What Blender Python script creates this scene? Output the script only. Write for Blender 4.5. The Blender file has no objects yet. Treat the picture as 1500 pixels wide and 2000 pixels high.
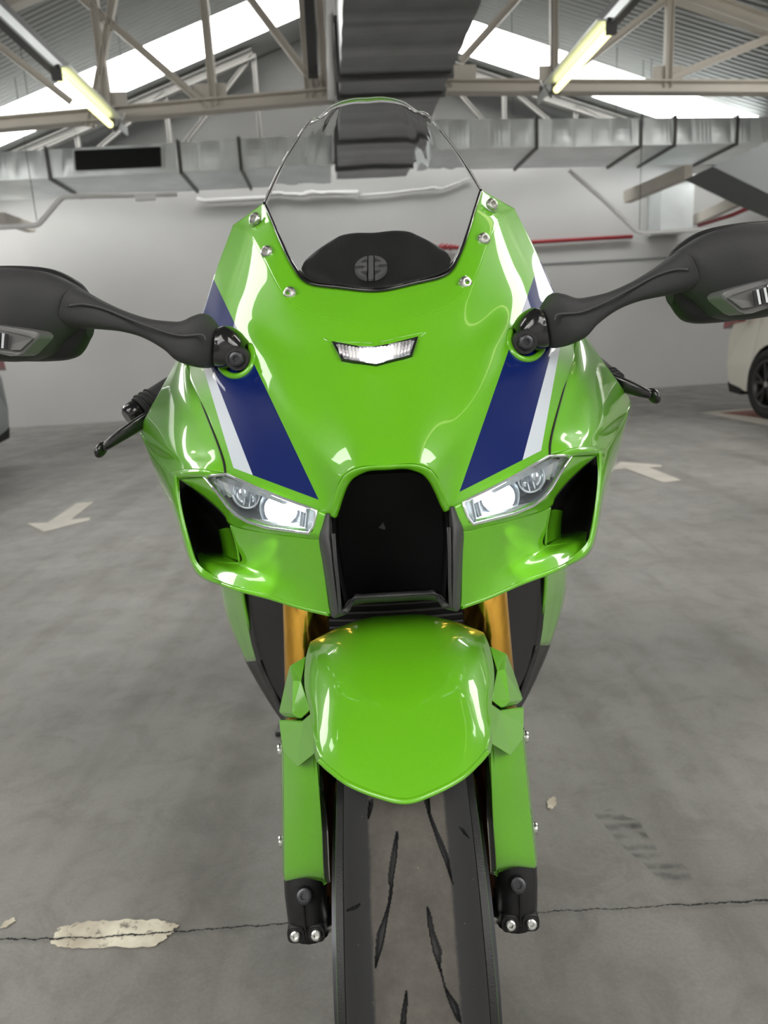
import bpy, bmesh, math, random
from mathutils import Vector, Matrix
random.seed(7)
C = bpy.context.scene.collection
SC = bpy.context.scene

# ------------------------------------------------------------------ camera
F = 1400.0
H = 0.885
CAM = Vector((0.0, -0.64, H))
PITCH = math.radians(13.03); ROLL = math.radians(3.3); YAW = math.radians(0.487)
fwd0 = Vector((-math.sin(YAW), math.cos(YAW), 0))
rgt0 = Vector((math.cos(YAW), math.sin(YAW), 0))
fwd = fwd0*math.cos(PITCH) + Vector((0, 0, -math.sin(PITCH)))
up0 = rgt0.cross(fwd)
# the horizon climbs towards the right of the frame: the camera is rolled clockwise
rgt = rgt0*math.cos(ROLL) - up0*math.sin(ROLL)
up = up0*math.cos(ROLL) + rgt0*math.sin(ROLL)
cam = bpy.data.cameras.new('camera'); co = bpy.data.objects.new('camera', cam); C.objects.link(co)
m = Matrix((rgt, up, -fwd)).transposed().to_4x4(); m.translation = CAM
co.matrix_world = m
cam.sensor_fit = 'VERTICAL'; cam.sensor_height = 36; cam.sensor_width = 27
cam.lens = F/2000*36
cam.clip_start = 0.02; cam.clip_end = 200
cam.dof.use_dof = True; cam.dof.focus_distance = 0.66; cam.dof.aperture_fstop = 9.0
SC.camera = co

# ------------------------------------------------------------------ world, light, exposure
w = bpy.data.worlds.new('world'); SC.world = w; w.use_nodes = True
w.node_tree.nodes['Background'].inputs[0].default_value = (0.80, 0.90, 1.0, 1)
w.node_tree.nodes['Background'].inputs[1].default_value = 1.0
SKY_E = 5.7      # glow of the back skylight and of the added, unseen fill strips
TUBE_E = 1.55
SC.view_settings.view_transform = 'Standard'; SC.view_settings.look = 'None'
SC.view_settings.exposure = 0.56; SC.view_settings.gamma = 1.0
SC.view_settings.use_curve_mapping = False

# ------------------------------------------------------------------ projection helpers (authoring only)
def ray(px, py):
    return fwd + rgt*((px-750)/F) + up*(-(py-1000)/F)
def P(px, py, Y):                      # point on the plane y = Y
    r = ray(px, py); return CAM + r*((Y-CAM.y)/r.y)
def L(px, py, Y):                      # the same, folded to x >= 0 (the motorcycle is symmetric)
    v = P(px, py, Y); return Vector((abs(v.x), v.y, v.z))
TH = math.radians(3.85)                # the hall is turned a little against the motorcycle
RD = Vector((-math.sin(TH), math.cos(TH), 0)); RX = Vector((math.cos(TH), math.sin(TH), 0))
CB = Vector((CAM.x, CAM.y, 0))
def W(x, d, z): return CB + RX*x + RD*d + Vector((0, 0, z))
def R(px, py, D):                      # pixel at hall depth D
    r = ray(px, py); return CAM + r*(D/r.dot(RD))
def RZ(px, py, z):                     # pixel on a horizontal plane
    r = ray(px, py); return CAM + r*((z-CAM.z)/r.z)

# ------------------------------------------------------------------ materials
def mat(name, col, rough=0.5, metal=0.0, coat=0.0, emit=None, es=0.0, trans=0.0, ior=1.45, noise=None, bump=None, spec=0.5, coatr=0.03):
    mt = bpy.data.materials.new(name); mt.use_nodes = True
    nt = mt.node_tree; b = nt.nodes['Principled BSDF']
    b.inputs['Base Color'].default_value = (*col, 1); b.inputs['Roughness'].default_value = rough
    b.inputs['Metallic'].default_value = metal; b.inputs['Coat Weight'].default_value = coat
    b.inputs['Coat Roughness'].default_value = coatr
    b.inputs['Specular IOR Level'].default_value = spec
    b.inputs['Transmission Weight'].default_value = trans; b.inputs['IOR'].default_value = ior
    if emit: b.inputs['Emission Color'].default_value = (*emit, 1); b.inputs['Emission Strength'].default_value = es
    if noise or bump:
        tc = nt.nodes.new('ShaderNodeTexCoord')
        n = nt.nodes.new('ShaderNodeTexNoise'); n.inputs['Scale'].default_value = (noise or bump)[0]; n.inputs['Detail'].default_value = 6
        nt.links.new(tc.outputs['Object'], n.inputs['Vector'])
        if noise:
            r = nt.nodes.new('ShaderNodeValToRGB'); a = noise[1]
            r.color_ramp.elements[0].position = .3; r.color_ramp.elements[1].position = .7
            r.color_ramp.elements[0].color = (*[c*(1-a) for c in col], 1); r.color_ramp.elements[1].color = (*[min(1, c*(1+a)) for c in col], 1)
            nt.links.new(n.outputs[0], r.inputs[0]); nt.links.new(r.outputs[0], b.inputs['Base Color'])
        if bump:
            bp = nt.nodes.new('ShaderNodeBump'); bp.inputs['Strength'].default_value = bump[1]; bp.inputs['Distance'].default_value = .002
            nt.links.new(n.outputs[0], bp.inputs['Height']); nt.links.new(bp.outputs[0], b.inputs['Normal'])
    return mt
GREEN = mat('green_paint', (0.115, 0.39, 0.008), .35, coat=1.0, coatr=.02)
BLUE = mat('blue_paint', (0.001, 0.010, 0.10), .4, coat=.6, coatr=.02, spec=.2)
WHITEP = mat('white_decal', (0.55, 0.60, 0.66), .35, coat=1.0, coatr=.02)
BLACKP = mat('black_plastic', (0.014, 0.014, 0.015), .42, bump=(900, .2), spec=.4)
GREYP = mat('grey_plastic', (0.050, 0.050, 0.052), .42, bump=(1500, .3))
BLACKG = mat('black_gloss', (0.008, 0.008, 0.009), .18, coat=.5)
DARK = mat('dark_void', (0.004, 0.004, 0.005), .6)
GOLD = mat('gold_anodised', (0.90, 0.50, 0.08), .16, 1.0)
BRONZE = mat('bronze_anodised', (0.55, 0.25, 0.10), .38, 1.0)
STEEL = mat('steel_bolt', (0.62, 0.62, 0.60), .25, 1.0)
DSTEEL = mat('dark_bolt', (0.06, 0.06, 0.065), .35, .8)
DISC = mat('brake_disc_metal', (0.10, 0.10, 0.11), .3, 1.0)
MIRP = mat('mirror_plastic', (0.040, 0.040, 0.041), .5, bump=(1200, .3), spec=.25)
CHROME = mat('reflector_chrome', (0.80, 0.83, 0.85), .14, .8)
SCREEN = mat('clear_screen', (0.97, 0.98, 0.99), 0.0, trans=1.0, ior=1.3)
LENS = mat('clear_lens', (0.97, 0.98, 1.0), 0.0, trans=1.0, ior=1.15)
SMOKE = mat('smoked_lens', (0.45, 0.45, 0.45), 0.08, trans=0.6, ior=1.45)
LED = mat('led_light', (1, 1, 1), .5, emit=(0.95, 0.98, 1.0), es=14)
LED2 = mat('position_led', (1, 1, 1), .5, emit=(1.0, 0.96, 1.0), es=40)
RIB = mat('lens_rib_plastic', (0.55, 0.52, 0.56), .15, .2, coat=1)
LED3 = mat('position_led_dim', (.8, .8, .8), .4, emit=(1.0, 0.93, 1.0), es=.5)
LED4 = mat('position_led_edge', (.6, .6, .6), .4, emit=(1.0, 0.93, 1.0), es=.1)
REFL = mat('frosted_reflector', (0.60, 0.64, 0.68), .25, .4)
SHADED_STEEL = mat('shaded_cream_steel', (0.17, 0.165, 0.155), .6)  # cream steel of the far trusses, with their shade put into the colour
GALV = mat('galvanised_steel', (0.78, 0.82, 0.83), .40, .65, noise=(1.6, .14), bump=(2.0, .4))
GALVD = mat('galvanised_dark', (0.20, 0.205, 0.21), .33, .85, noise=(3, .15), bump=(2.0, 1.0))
STEELP = mat('cream_painted_steel', (0.64, 0.60, 0.54), .5, noise=(3, .06))
FLANGE = mat('duct_flange_steel', (0.10, 0.10, 0.10), .4, .6)
TUBE = mat('fluorescent_tube', (1, 1, .9), .4, emit=(1.0, 0.97, 0.42), es=TUBE_E)
SKYL = mat('skylight_and_fill_sheet', (.8, .85, .9), .6, emit=(1.0, 0.985, 0.94), es=SKY_E)
PIPEW = mat('white_conduit', (0.80, 0.80, 0.80), .35)
PIPER = mat('red_pipe', (0.32, 0.02, 0.03), .4)
CARW = mat('white_car_paint', (0.62, 0.60, 0.53), .3, coat=1)
CARG = mat('grey_car_paint', (0.25, 0.27, 0.28), .3, .3, coat=1)
CARGL = mat('car_glass', (0.01, 0.01, 0.012), .05)
RUBBER = mat('car_rubber', (0.012, 0.012, 0.013), .7)
ALLOY = mat('dark_alloy', (0.07, 0.07, 0.07), .35, .7)
TAIL = mat('tail_light_red', (0.22, 0.01, 0.02), .15, coat=1)
PAINTR = mat('red_floor_paint', (0.27, 0.09, 0.065), .6, noise=(4, .15))
PAINTW = mat('white_floor_paint', (0.50, 0.47, 0.42), .6, noise=(6, .10))

def wall_mat(name, col, lines=False):
    mt = mat(name, col, .75); nt = mt.node_tree; b = nt.nodes['Principled BSDF']
    tc = nt.nodes.new('ShaderNodeTexCoord'); n = nt.nodes.new('ShaderNodeTexNoise'); n.inputs['Scale'].default_value = .6; n.inputs['Detail'].default_value = 8
    nt.links.new(tc.outputs['Object'], n.inputs['Vector'])
    r = nt.nodes.new('ShaderNodeValToRGB'); r.color_ramp.elements[0].position = .3; r.color_ramp.elements[1].position = .75
    r.color_ramp.elements[0].color = (*[c*.90 for c in col], 1); r.color_ramp.elements[1].color = (*[min(1, c*1.05) for c in col], 1)
    nt.links.new(n.outputs[0], r.inputs[0]); nt.links.new(r.outputs[0], b.inputs['Base Color'])
    n2 = nt.nodes.new('ShaderNodeTexNoise'); n2.inputs['Scale'].default_value = 30
    nt.links.new(tc.outputs['Object'], n2.inputs['Vector'])
    bp = nt.nodes.new('ShaderNodeBump'); bp.inputs['Strength'].default_value = .15; bp.inputs['Distance'].default_value = .01
    nt.links.new(n2.outputs[0], bp.inputs['Height']); nt.links.new(bp.outputs[0], b.inputs['Normal'])
    return mt
WALL = wall_mat('white_wall_paint', (0.52, 0.52, 0.515))
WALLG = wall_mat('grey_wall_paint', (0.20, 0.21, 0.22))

def roof_mat():
    mt = mat('corrugated_roof_sheet', (0.21, 0.21, 0.20), .5, .2); nt = mt.node_tree; b = nt.nodes['Principled BSDF']
    tc = nt.nodes.new('ShaderNodeTexCoord'); wv = nt.nodes.new('ShaderNodeTexWave'); wv.bands_direction = 'Y'
    wv.inputs['Scale'].default_value = 3.6
    nt.links.new(tc.outputs['Object'], wv.inputs['Vector'])
    bp = nt.nodes.new('ShaderNodeBump'); bp.inputs['Strength'].default_value = .45; bp.inputs['Distance'].default_value = .03
    nt.links.new(wv.outputs[0], bp.inputs['Height']); nt.links.new(bp.outputs[0], b.inputs['Normal'])
    return mt
ROOF = roof_mat()

def floor_mat():
    mt = mat('polished_concrete', (0.2, 0.2, 0.2), .5); nt = mt.node_tree; b = nt.nodes['Principled BSDF']
    N = nt.nodes.new; lk = nt.links.new
    tc = N('ShaderNodeTexCoord')
    def noise(scale, det, rough=.55, vec=None, dist=0):
        n = N('ShaderNodeTexNoise'); n.inputs['Scale'].default_value = scale; n.inputs['Detail'].default_value = det
        n.inputs['Roughness'].default_value = rough; n.inputs['Distortion'].default_value = dist
        lk(vec or tc.outputs['Object'], n.inputs['Vector']); return n.outputs[0]
    def ramp(v, stops):
        r = N('ShaderNodeValToRGB'); e = r.color_ramp.elements
        while len(e) < len(stops): e.new(.5)
        for k, (p, c) in enumerate(stops): e[k].position = p; e[k].color = (*c, 1)
        lk(v, r.inputs[0]); return r.outputs[0]
    def mul(a, c, f=1.0):
        x = N('ShaderNodeMix'); x.data_type = 'RGBA'; x.blend_type = 'MULTIPLY'; x.inputs[0].default_value = f
        lk(a, x.inputs[6]); lk(c, x.inputs[7]); return x.outputs[2]
    base = ramp(noise(1.3, 10, .6), [(.3, (0.180, 0.174, 0.165)), (.5, (0.235, 0.227, 0.214)), (.7, (0.285, 0.275, 0.260))])
    fine = ramp(noise(160, 4, .7), [(.3, (.80,)*3), (.7, (1.12,)*3)])
    mott = ramp(noise(9, 10, .7, dist=.6), [(.38, (.80, .79, .78)), (.52, (1, 1, 1)), (.72, (1.10, 1.10, 1.10))])
    # tyre-drag streaks running along the driving direction
    mp = N('ShaderNodeMapping'); mp.inputs['Scale'].default_value = (4.5, .35, 1); mp.inputs['Rotation'].default_value = (0, 0, math.radians(14))
    lk(tc.outputs['Object'], mp.inputs['Vector'])
    strk = ramp(noise(1.0, 5, .55, mp.outputs[0], .3), [(.34, (.70, .69, .66)), (.50, (1, 1, 1))])
    spots = ramp(noise(60, 6, .8), [(.66, (1, 1, 1)), (.74, (.65, .65, .65))])
    # ring stains
    vo = N('ShaderNodeTexVoronoi'); vo.feature = 'F1'; vo.inputs['Scale'].default_value = 3.0; lk(tc.outputs['Object'], vo.inputs['Vector'])
    ring = ramp(vo.outputs['Distance'], [(.115, (1, 1, 1)), (.130, (.86, .86, .86)), (.145, (1, 1, 1))])
    c = mul(mul(mul(mul(mul(base, fine, .55), mott, .8), strk, .75), spots, .5), ring, .7)
    lk(c, b.inputs['Base Color'])
    rr = ramp(noise(3, 6), [(.3, (.34,)*3), (.7, (.58,)*3)]); lk(rr, b.inputs['Roughness'])
    bp = N('ShaderNodeBump'); bp.inputs['Strength'].default_value = .25; bp.inputs['Distance'].default_value = .002
    lk(noise(90, 6, .7), bp.inputs['Height']); lk(bp.outputs[0], b.inputs['Normal'])
    return mt
FLOOR = floor_mat()

def worn_mat():      # old cream paint flaking off the concrete
    mt = mat('worn_cream_paint', (0.52, 0.48, 0.38), .6); nt = mt.node_tree; b = nt.nodes['Principled BSDF']
    tc = nt.nodes.new('ShaderNodeTexCoord'); n = nt.nodes.new('ShaderNodeTexNoise'); n.inputs['Scale'].default_value = 55; n.inputs['Detail'].default_value = 8
    n.inputs['Roughness'].default_value = .75
    nt.links.new(tc.outputs['Object'], n.inputs['Vector'])
    r = nt.nodes.new('ShaderNodeValToRGB'); r.color_ramp.elements[0].position = .36; r.color_ramp.elements[1].position = .44
    nt.links.new(n.outputs[0], r.inputs[0]); nt.links.new(r.outputs[0], b.inputs['Alpha'])
    n2 = nt.nodes.new('ShaderNodeTexNoise'); n2.inputs['Scale'].default_value = 14; n2.inputs['Detail'].default_value = 5
    nt.links.new(tc.outputs['Object'], n2.inputs['Vector'])
    r2 = nt.nodes.new('ShaderNodeValToRGB'); r2.color_ramp.elements[0].color = (.48, .42, .33, 1); r2.color_ramp.elements[1].color = (.85, .80, .66, 1)
    r2.color_ramp.elements[0].position = .35; r2.color_ramp.elements[1].position = .65
    nt.links.new(n2.outputs[0], r2.inputs[0]); nt.links.new(r2.outputs[0], b.inputs['Base Color'])
    return mt
WORN = worn_mat()

def smudge_mat():    # black rubber left by a car tyre, cross-hatched by its tread
    mt = mat('tyre_rubber_smudge', (0.10, 0.10, 0.098), .6); nt = mt.node_tree; b = nt.nodes['Principled BSDF']
    tc = nt.nodes.new('ShaderNodeTexCoord'); n = nt.nodes.new('ShaderNodeTexNoise'); n.inputs['Scale'].default_value = 22; n.inputs['Detail'].default_value = 7
    nt.links.new(tc.outputs['Object'], n.inputs['Vector'])
    wv = nt.nodes.new('ShaderNodeTexWave'); wv.bands_direction = 'Y'; wv.inputs['Scale'].default_value = 12; wv.inputs['Distortion'].default_value = 3
    nt.links.new(tc.outputs['Object'], wv.inputs['Vector'])
    r = nt.nodes.new('ShaderNodeValToRGB'); r.color_ramp.elements[0].position = .42; r.color_ramp.elements[1].position = .8
    r.color_ramp.elements[1].color = (.6, .6, .6, 1)
    nt.links.new(n.outputs[0], r.inputs[0])
    mm = nt.nodes.new('ShaderNodeMath'); mm.operation = 'MULTIPLY'; nt.links.new(r.outputs[0], mm.inputs[0]); nt.links.new(wv.outputs[0], mm.inputs[1])
    nt.links.new(mm.outputs[0], b.inputs['Alpha'])
    return mt
SMUDGE = smudge_mat()

def tyre_mat():
    mt = mat('tyre_tread_rubber', (0.03, 0.03, 0.03), .75); nt = mt.node_tree; b = nt.nodes['Principled BSDF']
    N = nt.nodes.new; lk = nt.links.new
    tc = N('ShaderNodeTexCoord'); sp = N('ShaderNodeSeparateXYZ'); lk(tc.outputs['Object'], sp.inputs[0])
    ab = N('ShaderNodeMath'); ab.operation = 'ABSOLUTE'; lk(sp.outputs[0], ab.inputs[0])
    n = N('ShaderNodeTexNoise'); n.inputs['Scale'].default_value = 130; n.inputs['Detail'].default_value = 8; n.inputs['Roughness'].default_value = .7
    lk(tc.outputs['Object'], n.inputs['Vector'])
    ma = N('ShaderNodeMath'); ma.operation = 'MULTIPLY_ADD'; ma.inputs[1].default_value = .004; lk(n.outputs[0], ma.inputs[0]); lk(ab.outputs[0], ma.inputs[2])
    band = N('ShaderNodeMapRange'); band.inputs[1].default_value = .0295; band.inputs[2].default_value = .0320; lk(ma.outputs[0], band.inputs[0])
    r = N('ShaderNodeValToRGB'); e = r.color_ramp.elements
    e[0].position = .25; e[0].color = (0.034, 0.031, 0.027, 1); e[1].position = .75; e[1].color = (0.095, 0.085, 0.072, 1)
    n3 = N('ShaderNodeTexNoise'); n3.inputs['Scale'].default_value = 25; n3.inputs['Detail'].default_value = 10; n3.inputs['Roughness'].default_value = .8
    lk(tc.outputs['Object'], n3.inputs['Vector']); lk(n3.outputs[0], r.inputs[0])
    mx = N('ShaderNodeMix'); mx.data_type = 'RGBA'; lk(band.outputs[0], mx.inputs[0]); lk(r.outputs[0], mx.inputs[6]); mx.inputs[7].default_value = (0.014, 0.014, 0.015, 1)
    # grit: pale specks stuck to the worn centre band
    n4 = N('ShaderNodeTexNoise'); n4.inputs['Scale'].default_value = 420; n4.inputs['Detail'].default_value = 2
    lk(tc.outputs['Object'], n4.inputs['Vector'])
    g = N('ShaderNodeMapRange'); g.inputs[1].default_value = .76; g.inputs[2].default_value = .80; lk(n4.outputs[0], g.inputs[0])
    mx2 = N('ShaderNodeMix'); mx2.data_type = 'RGBA'; lk(g.outputs[0], mx2.inputs[0]); lk(mx.outputs[2], mx2.inputs[6]); mx2.inputs[7].default_value = (.25, .24, .2, 1)
    lk(mx2.outputs[2], b.inputs['Base Color'])
    bp = N('ShaderNodeBump'); bp.inputs['Strength'].default_value = .5; bp.inputs['Distance'].default_value = .0006
    lk(n.outputs[0], bp.inputs['Height']); lk(bp.outputs[0], b.inputs['Normal'])
    return mt
TYRE = tyre_mat()

# ------------------------------------------------------------------ mesh helpers
def link(name, me, mats, parent=None, kind=None):
    o = bpy.data.objects.new(name, me); C.objects.link(o)
    for mm in (mats if isinstance(mats, (list, tuple)) else [mats]): me.materials.append(mm)
    if parent: o.parent = parent
    if kind: o['kind'] = kind
    return o
def raw(name, vs, fs, mats, parent=None, smooth=False, kind=None, bevel=0, seg=2, solid=0, sub=0):
    me = bpy.data.meshes.new(name); me.from_pydata([tuple(v) for v in vs], [], fs); me.update()
    if smooth: me.polygons.foreach_set('use_smooth', [True]*len(me.polygons))
    o = link(name, me, mats, parent, kind)
    if solid: md = o.modifiers.new('thick', 'SOLIDIFY'); md.thickness = solid; md.offset = -1
    if bevel: md = o.modifiers.new('bevel', 'BEVEL'); md.width = bevel; md.segments = seg; md.limit_method = 'ANGLE'; md.angle_limit = math.radians(35)
    if sub: md = o.modifiers.new('sub', 'SUBSURF'); md.levels = sub; md.render_levels = sub
    return o
def fixn(o):
    bm = bmesh.new(); bm.from_mesh(o.data); bmesh.ops.recalc_face_normals(bm, faces=bm.faces); bm.to_mesh(o.data); bm.free(); return o
def tag(o, label, cat, group=None):
    o['label'] = label; o['category'] = cat
    if group: o['group'] = group
    return o
def thing(name, label, cat, loc=(0, 0, 0), group=None):
    o = bpy.data.objects.new(name, None); C.objects.link(o); o.location = loc; o.empty_display_size = .1
    tag(o, label, cat, group); return o
def attach(o, root):                    # o was built in world coordinates; hang it on a root with a location
    o.parent = root; o.matrix_parent_inverse = Matrix.Translation(-Vector(root.location)); return o
def cr(p0, p1, p2, p3, t):
    return (p1*2 + (p2-p0)*t + (p0*2-p1*5+p2*4-p3)*t*t + (p1*3-p0-p2*3+p3)*t*t*t)*.5
def spline(pts, n):
    q = [pts[0]*2-pts[1]] + list(pts) + [pts[-1]*2-pts[-2]]; out = []
    for i in range(len(pts)-1):
        for k in range(n): out.append(cr(q[i], q[i+1], q[i+2], q[i+3], k/n))
    out.append(pts[-1].copy()); return out
def smoothgrid(ctrl, nu, nv, linu=False, linv=False):
    def s(p, n, lin):
        if not lin: return spline(p, n)
        o = []
        for i in range(len(p)-1):
            for k in range(n): o.append(p[i].lerp(p[i+1], k/n))
        return o+[p[-1].copy()]
    rows = [s(r, nu, linu) for r in ctrl]
    cols = [s([r[j] for r in rows], nv, linv) for j in range(len(rows[0]))]
    return [[cols[j][i] for j in range(len(cols))] for i in range(len(cols[0]))]
def gridmesh(name, g, mats, parent=None, thick=0, face=None, smooth=True, bevel=0, kind=None):
    """rows of points -> mesh whose normals look towards the point `face`"""
    nr, nc = len(g), len(g[0])
    vs = [p for r in g for p in r]
    fs = [(i*nc+j, i*nc+j+1, (i+1)*nc+j+1, (i+1)*nc+j) for i in range(nr-1) for j in range(nc-1)]
    tgt = face or CAM
    a = sum(((vs[f[1]]-vs[f[0]]).cross(vs[f[3]]-vs[f[0]]).dot(tgt-vs[f[0]]) for f in fs))
    if a < 0: fs = [f[::-1] for f in fs]
    o = raw(name, vs, fs, mats, parent, smooth, kind)
    if thick: md = o.modifiers.new('thick', 'SOLIDIFY'); md.thickness = thick; md.offset = -1
    if bevel: md = o.modifiers.new('bevel', 'BEVEL'); md.width = bevel; md.segments = 3; md.limit_method = 'ANGLE'; md.angle_limit = math.radians(50)
    return o
def mirx(g): return [[Vector((-p.x, p.y, p.z)) for p in r] for r in g]
def full(ctrl):                         # centre -> side control rows mirrored into side -> side rows
    out = []
    for r in ctrl:
        c = r[0].copy(); c.x = 0
        out.append([Vector((-p.x, p.y, p.z)) for p in r[:0:-1]] + [c] + list(r[1:]))
    return out
def both(name, ctrl, mats, parent, nu=6, nv=6, thick=.003, bevel=0, face=None, lab=None, linu=False, linv=False, smooth=True):
    res = []
    for s in (-1, 1):
        c = [[Vector((p.x*s, p.y, p.z)) for p in r] for r in ctrl]
        f = Vector((face[0]*s, face[1], face[2])) if face else None
        res.append(gridmesh(name, smoothgrid(c, nu, nv, linu, linv), mats, parent, thick, f, smooth, bevel))
    return res
def box(name, c, sx, sy, sz, mt, parent=None, bevel=0, rot=None, kind=None):
    vs = []
    for a in (-1, 1):
        for b_ in (-1, 1):
            for d in (-1, 1):
                v = Vector((a*sx/2, b_*sy/2, d*sz/2))
                if rot: v = rot @ v
                vs.append(Vector(c)+v)
    fs = [(0, 1, 3, 2), (4, 6, 7, 5), (0, 4, 5, 1), (2, 3, 7, 6), (0, 2, 6, 4), (1, 5, 7, 3)]
    return raw(name, vs, fs, mt, parent, bevel=bevel, kind=kind)
RROT = Matrix((RX, RD, Vector((0, 0, 1)))).transposed()
def rbox(name, x0, x1, d0, d1, z0, z1, mt, parent=None, bevel=0, kind=None):   # box aligned with the hall
    return box(name, W((x0+x1)/2, (d0+d1)/2, (z0+z1)/2), x1-x0, d1-d0, z1-z0, mt, parent, bevel, RROT, kind)
def frame(d, hint=Vector((0, 0, 1))):
    d = d.normalized(); a = d.cross(hint)
    if a.length < 1e-3: a = d.cross(Vector((1, 0, 0)))
    a.normalize(); return a, a.cross(d).normalized()
def beam(name, p, q, w_, h_, mt, parent=None, kind=None, bevel=0, hint=Vector((0, 0, 1))):
    a, b_ = frame(q-p, hint); vs = []
    for e in (p, q):
        for s, t in ((-1, -1), (1, -1), (1, 1), (-1, 1)): vs.append(e + a*s*w_/2 + b_*t*h_/2)
    fs = [(3, 2, 1, 0), (4, 5, 6, 7)] + [(i, (i+1) % 4, (i+1) % 4+4, i+4) for i in range(4)]
    return fixn(raw(name, vs, fs, mt, parent, bevel=bevel, kind=kind))
def channel(name, p, q, w_, h_, t, mt, parent=None):   # I-shaped rolled beam
    a, b_ = frame(q-p); prof = [(-w_/2, -h_/2), (w_/2, -h_/2), (w_/2, -h_/2+t), (t/2, -h_/2+t), (t/2, h_/2-t), (w_/2, h_/2-t), (w_/2, h_/2), (-w_/2, h_/2), (-w_/2, h_/2-t), (-t/2, h_/2-t), (-t/2, -h_/2+t), (-w_/2, -h_/2+t)]
    n = len(prof); vs = [e + a*x + b_*z for e in (p, q) for x, z in prof]
    fs = [tuple(range(n-1, -1, -1)), tuple(range(n, 2*n))] + [(i, (i+1) % n, (i+1) % n+n, i+n) for i in range(n)]
    return fixn(raw(name, vs, fs, mt, parent))
def tube(name, pts, r, mt, parent=None, seg=16, cap=True, kind=None, smooth=True):
    """round tube through pts; r is one radius or one per point"""
    pts = [Vector(p) for p in pts]; rs = r if isinstance(r, (list, tuple)) else [r]*len(pts)
    vs = []; n = len(pts); a = None
    for i, p in enumerate(pts):
        d = (pts[min(i+1, n-1)]-pts[max(i-1, 0)]).normalized()
        if a is None: a, b_ = frame(d)
        else:
            a = (a-d*a.dot(d)).normalized(); b_ = a.cross(d).normalized()
        for k in range(seg):
            t = 2*math.pi*k/seg; vs.append(p + (a*math.cos(t)+b_*math.sin(t))*rs[i])
    fs = [(i*seg+k, i*seg+(k+1) % seg, (i+1)*seg+(k+1) % seg, (i+1)*seg+k) for i in range(n-1) for k in range(seg)]
    if cap: fs += [tuple(range(seg))[::-1], tuple(range((n-1)*seg, n*seg))]
    o = fixn(raw(name, vs, fs, mt, parent, smooth, kind))
    if smooth:
        for p in o.data.polygons:
            if len(p.vertices) > 4: p.use_smooth = False
    return o
def loft(name, sts, mt, parent=None, seg=28, kind=None, flat=False):
    """stations: (centre, half-axis a, half-axis b, superellipse exponent)"""
    vs = []; n = len(sts)
    for c, a, b_, e in sts:
        for k in range(seg):
            t = 2*math.pi*k/seg; ct, st = math.cos(t), math.sin(t)
            vs.append(c + a*math.copysign(abs(ct)**(2/e), ct) + b_*math.copysign(abs(st)**(2/e), st))
    fs = [(i*seg+k, i*seg+(k+1) % seg, (i+1)*seg+(k+1) % seg, (i+1)*seg+k) for i in range(n-1) for k in range(seg)]
    fs += [tuple(range(seg))[::-1], tuple(range((n-1)*seg, n*seg))]
    o = fixn(raw(name, vs, fs, mt, parent, not flat, kind))
    for p in o.data.polygons:
        if len(p.vertices) > 4: p.use_smooth = False
    return o
def softloft(name, sts, n, mt, parent=None, seg=28):
    cs = spline([s[0] for s in sts], n); as_ = spline([s[1] for s in sts], n); bs = spline([s[2] for s in sts], n)
    es = spline([Vector((s[3], 0, 0)) for s in sts], n)
    return loft(name, [(cs[i], as_[i], bs[i], es[i].x) for i in range(len(cs))], mt, parent, seg)
def bolt(name, p, d, r, h, mt, parent, hexr=.45):
    """button-head bolt with a hexagon socket, looking along d"""
    d = Vector(d).normalized(); a, b_ = frame(d); seg = 24; vs = []; fs = []
    rings = [(r, 0), (r, h*.45), (r*.85, h*.85), (r*.62, h), ]
    for rr, hh in rings:
        for k in range(seg): t = 2*math.pi*k/seg; vs.append(Vector(p)+(a*math.cos(t)+b_*math.sin(t))*rr+d*hh)
    for hh in (h, h*.25):
        for k in range(seg):
            t = 2*math.pi*k/seg; q = (t % (math.pi/3))-math.pi/6; rr = r*hexr*math.cos(math.pi/6)/math.cos(q)
            vs.append(Vector(p)+(a*math.cos(t)+b_*math.sin(t))*rr+d*hh)
    n = len(rings)+2
    for i in range(n-1):
        for k in range(seg): fs.append((i*seg+k, i*seg+(k+1) % seg, (i+1)*seg+(k+1) % seg, (i+1)*seg+k))
    fs.append(tuple(range((n-1)*seg, n*seg)))
    return fixn(raw(name, vs, fs, mt, parent))
def prism(name, pts, d, mt, parent=None, bevel=0, kind=None, smooth=False):     # polygon extruded by vector d
    n = len(pts); vs = [Vector(p) for p in pts] + [Vector(p)+d for p in pts]
    fs = [tuple(range(n)), tuple(range(2*n-1, n-1, -1))] + [(i, i+n, (i+1) % n+n, (i+1) % n) for i in range(n)]
    return fixn(raw(name, vs, fs, mt, parent, bevel=bevel, kind=kind))

# ================================================================== THE HALL
DW = 11.2                      # distance of the back wall
XL, XR, DN = -7.6, 8.6, -9.0
ZR, SL, SR, XRI = 5.18, .345, .325, .18  # ridge height, slopes, ridge position
XA, XB = -6.5, 7.0            # beyond these the side aisles have a flat ceiling
def roofz(x): return ZR - (SL*(XRI-max(x, XA)) if x < XRI else SR*(min(x, XB)-XRI))
fl = raw('floor', [W(XL-.4, DN, 0), W(XR+.4, DN, 0), W(XR+.4, DW+.5, 0), W(XL-.4, DW+.5, 0)], [(0, 1, 2, 3)], FLOOR, kind='structure')
def gable(name, d, mt, th):
    pts = [W(XL, d, 0), W(XR, d, 0), W(XR, d, roofz(XR)), W(XB, d, roofz(XB)), W(XRI, d, ZR), W(XA, d, roofz(XA)), W(XL, d, roofz(XL))]
    return prism(name, pts, RD*th, mt, kind='structure')
wb = gable('wall_back', DW, WALL, .25)
gable('wall_front', DN-.25, WALL, .25)
rbox('wall_left', XL-.25, XL, DN, DW, 0, roofz(XL), WALLG, kind='structure')
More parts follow.
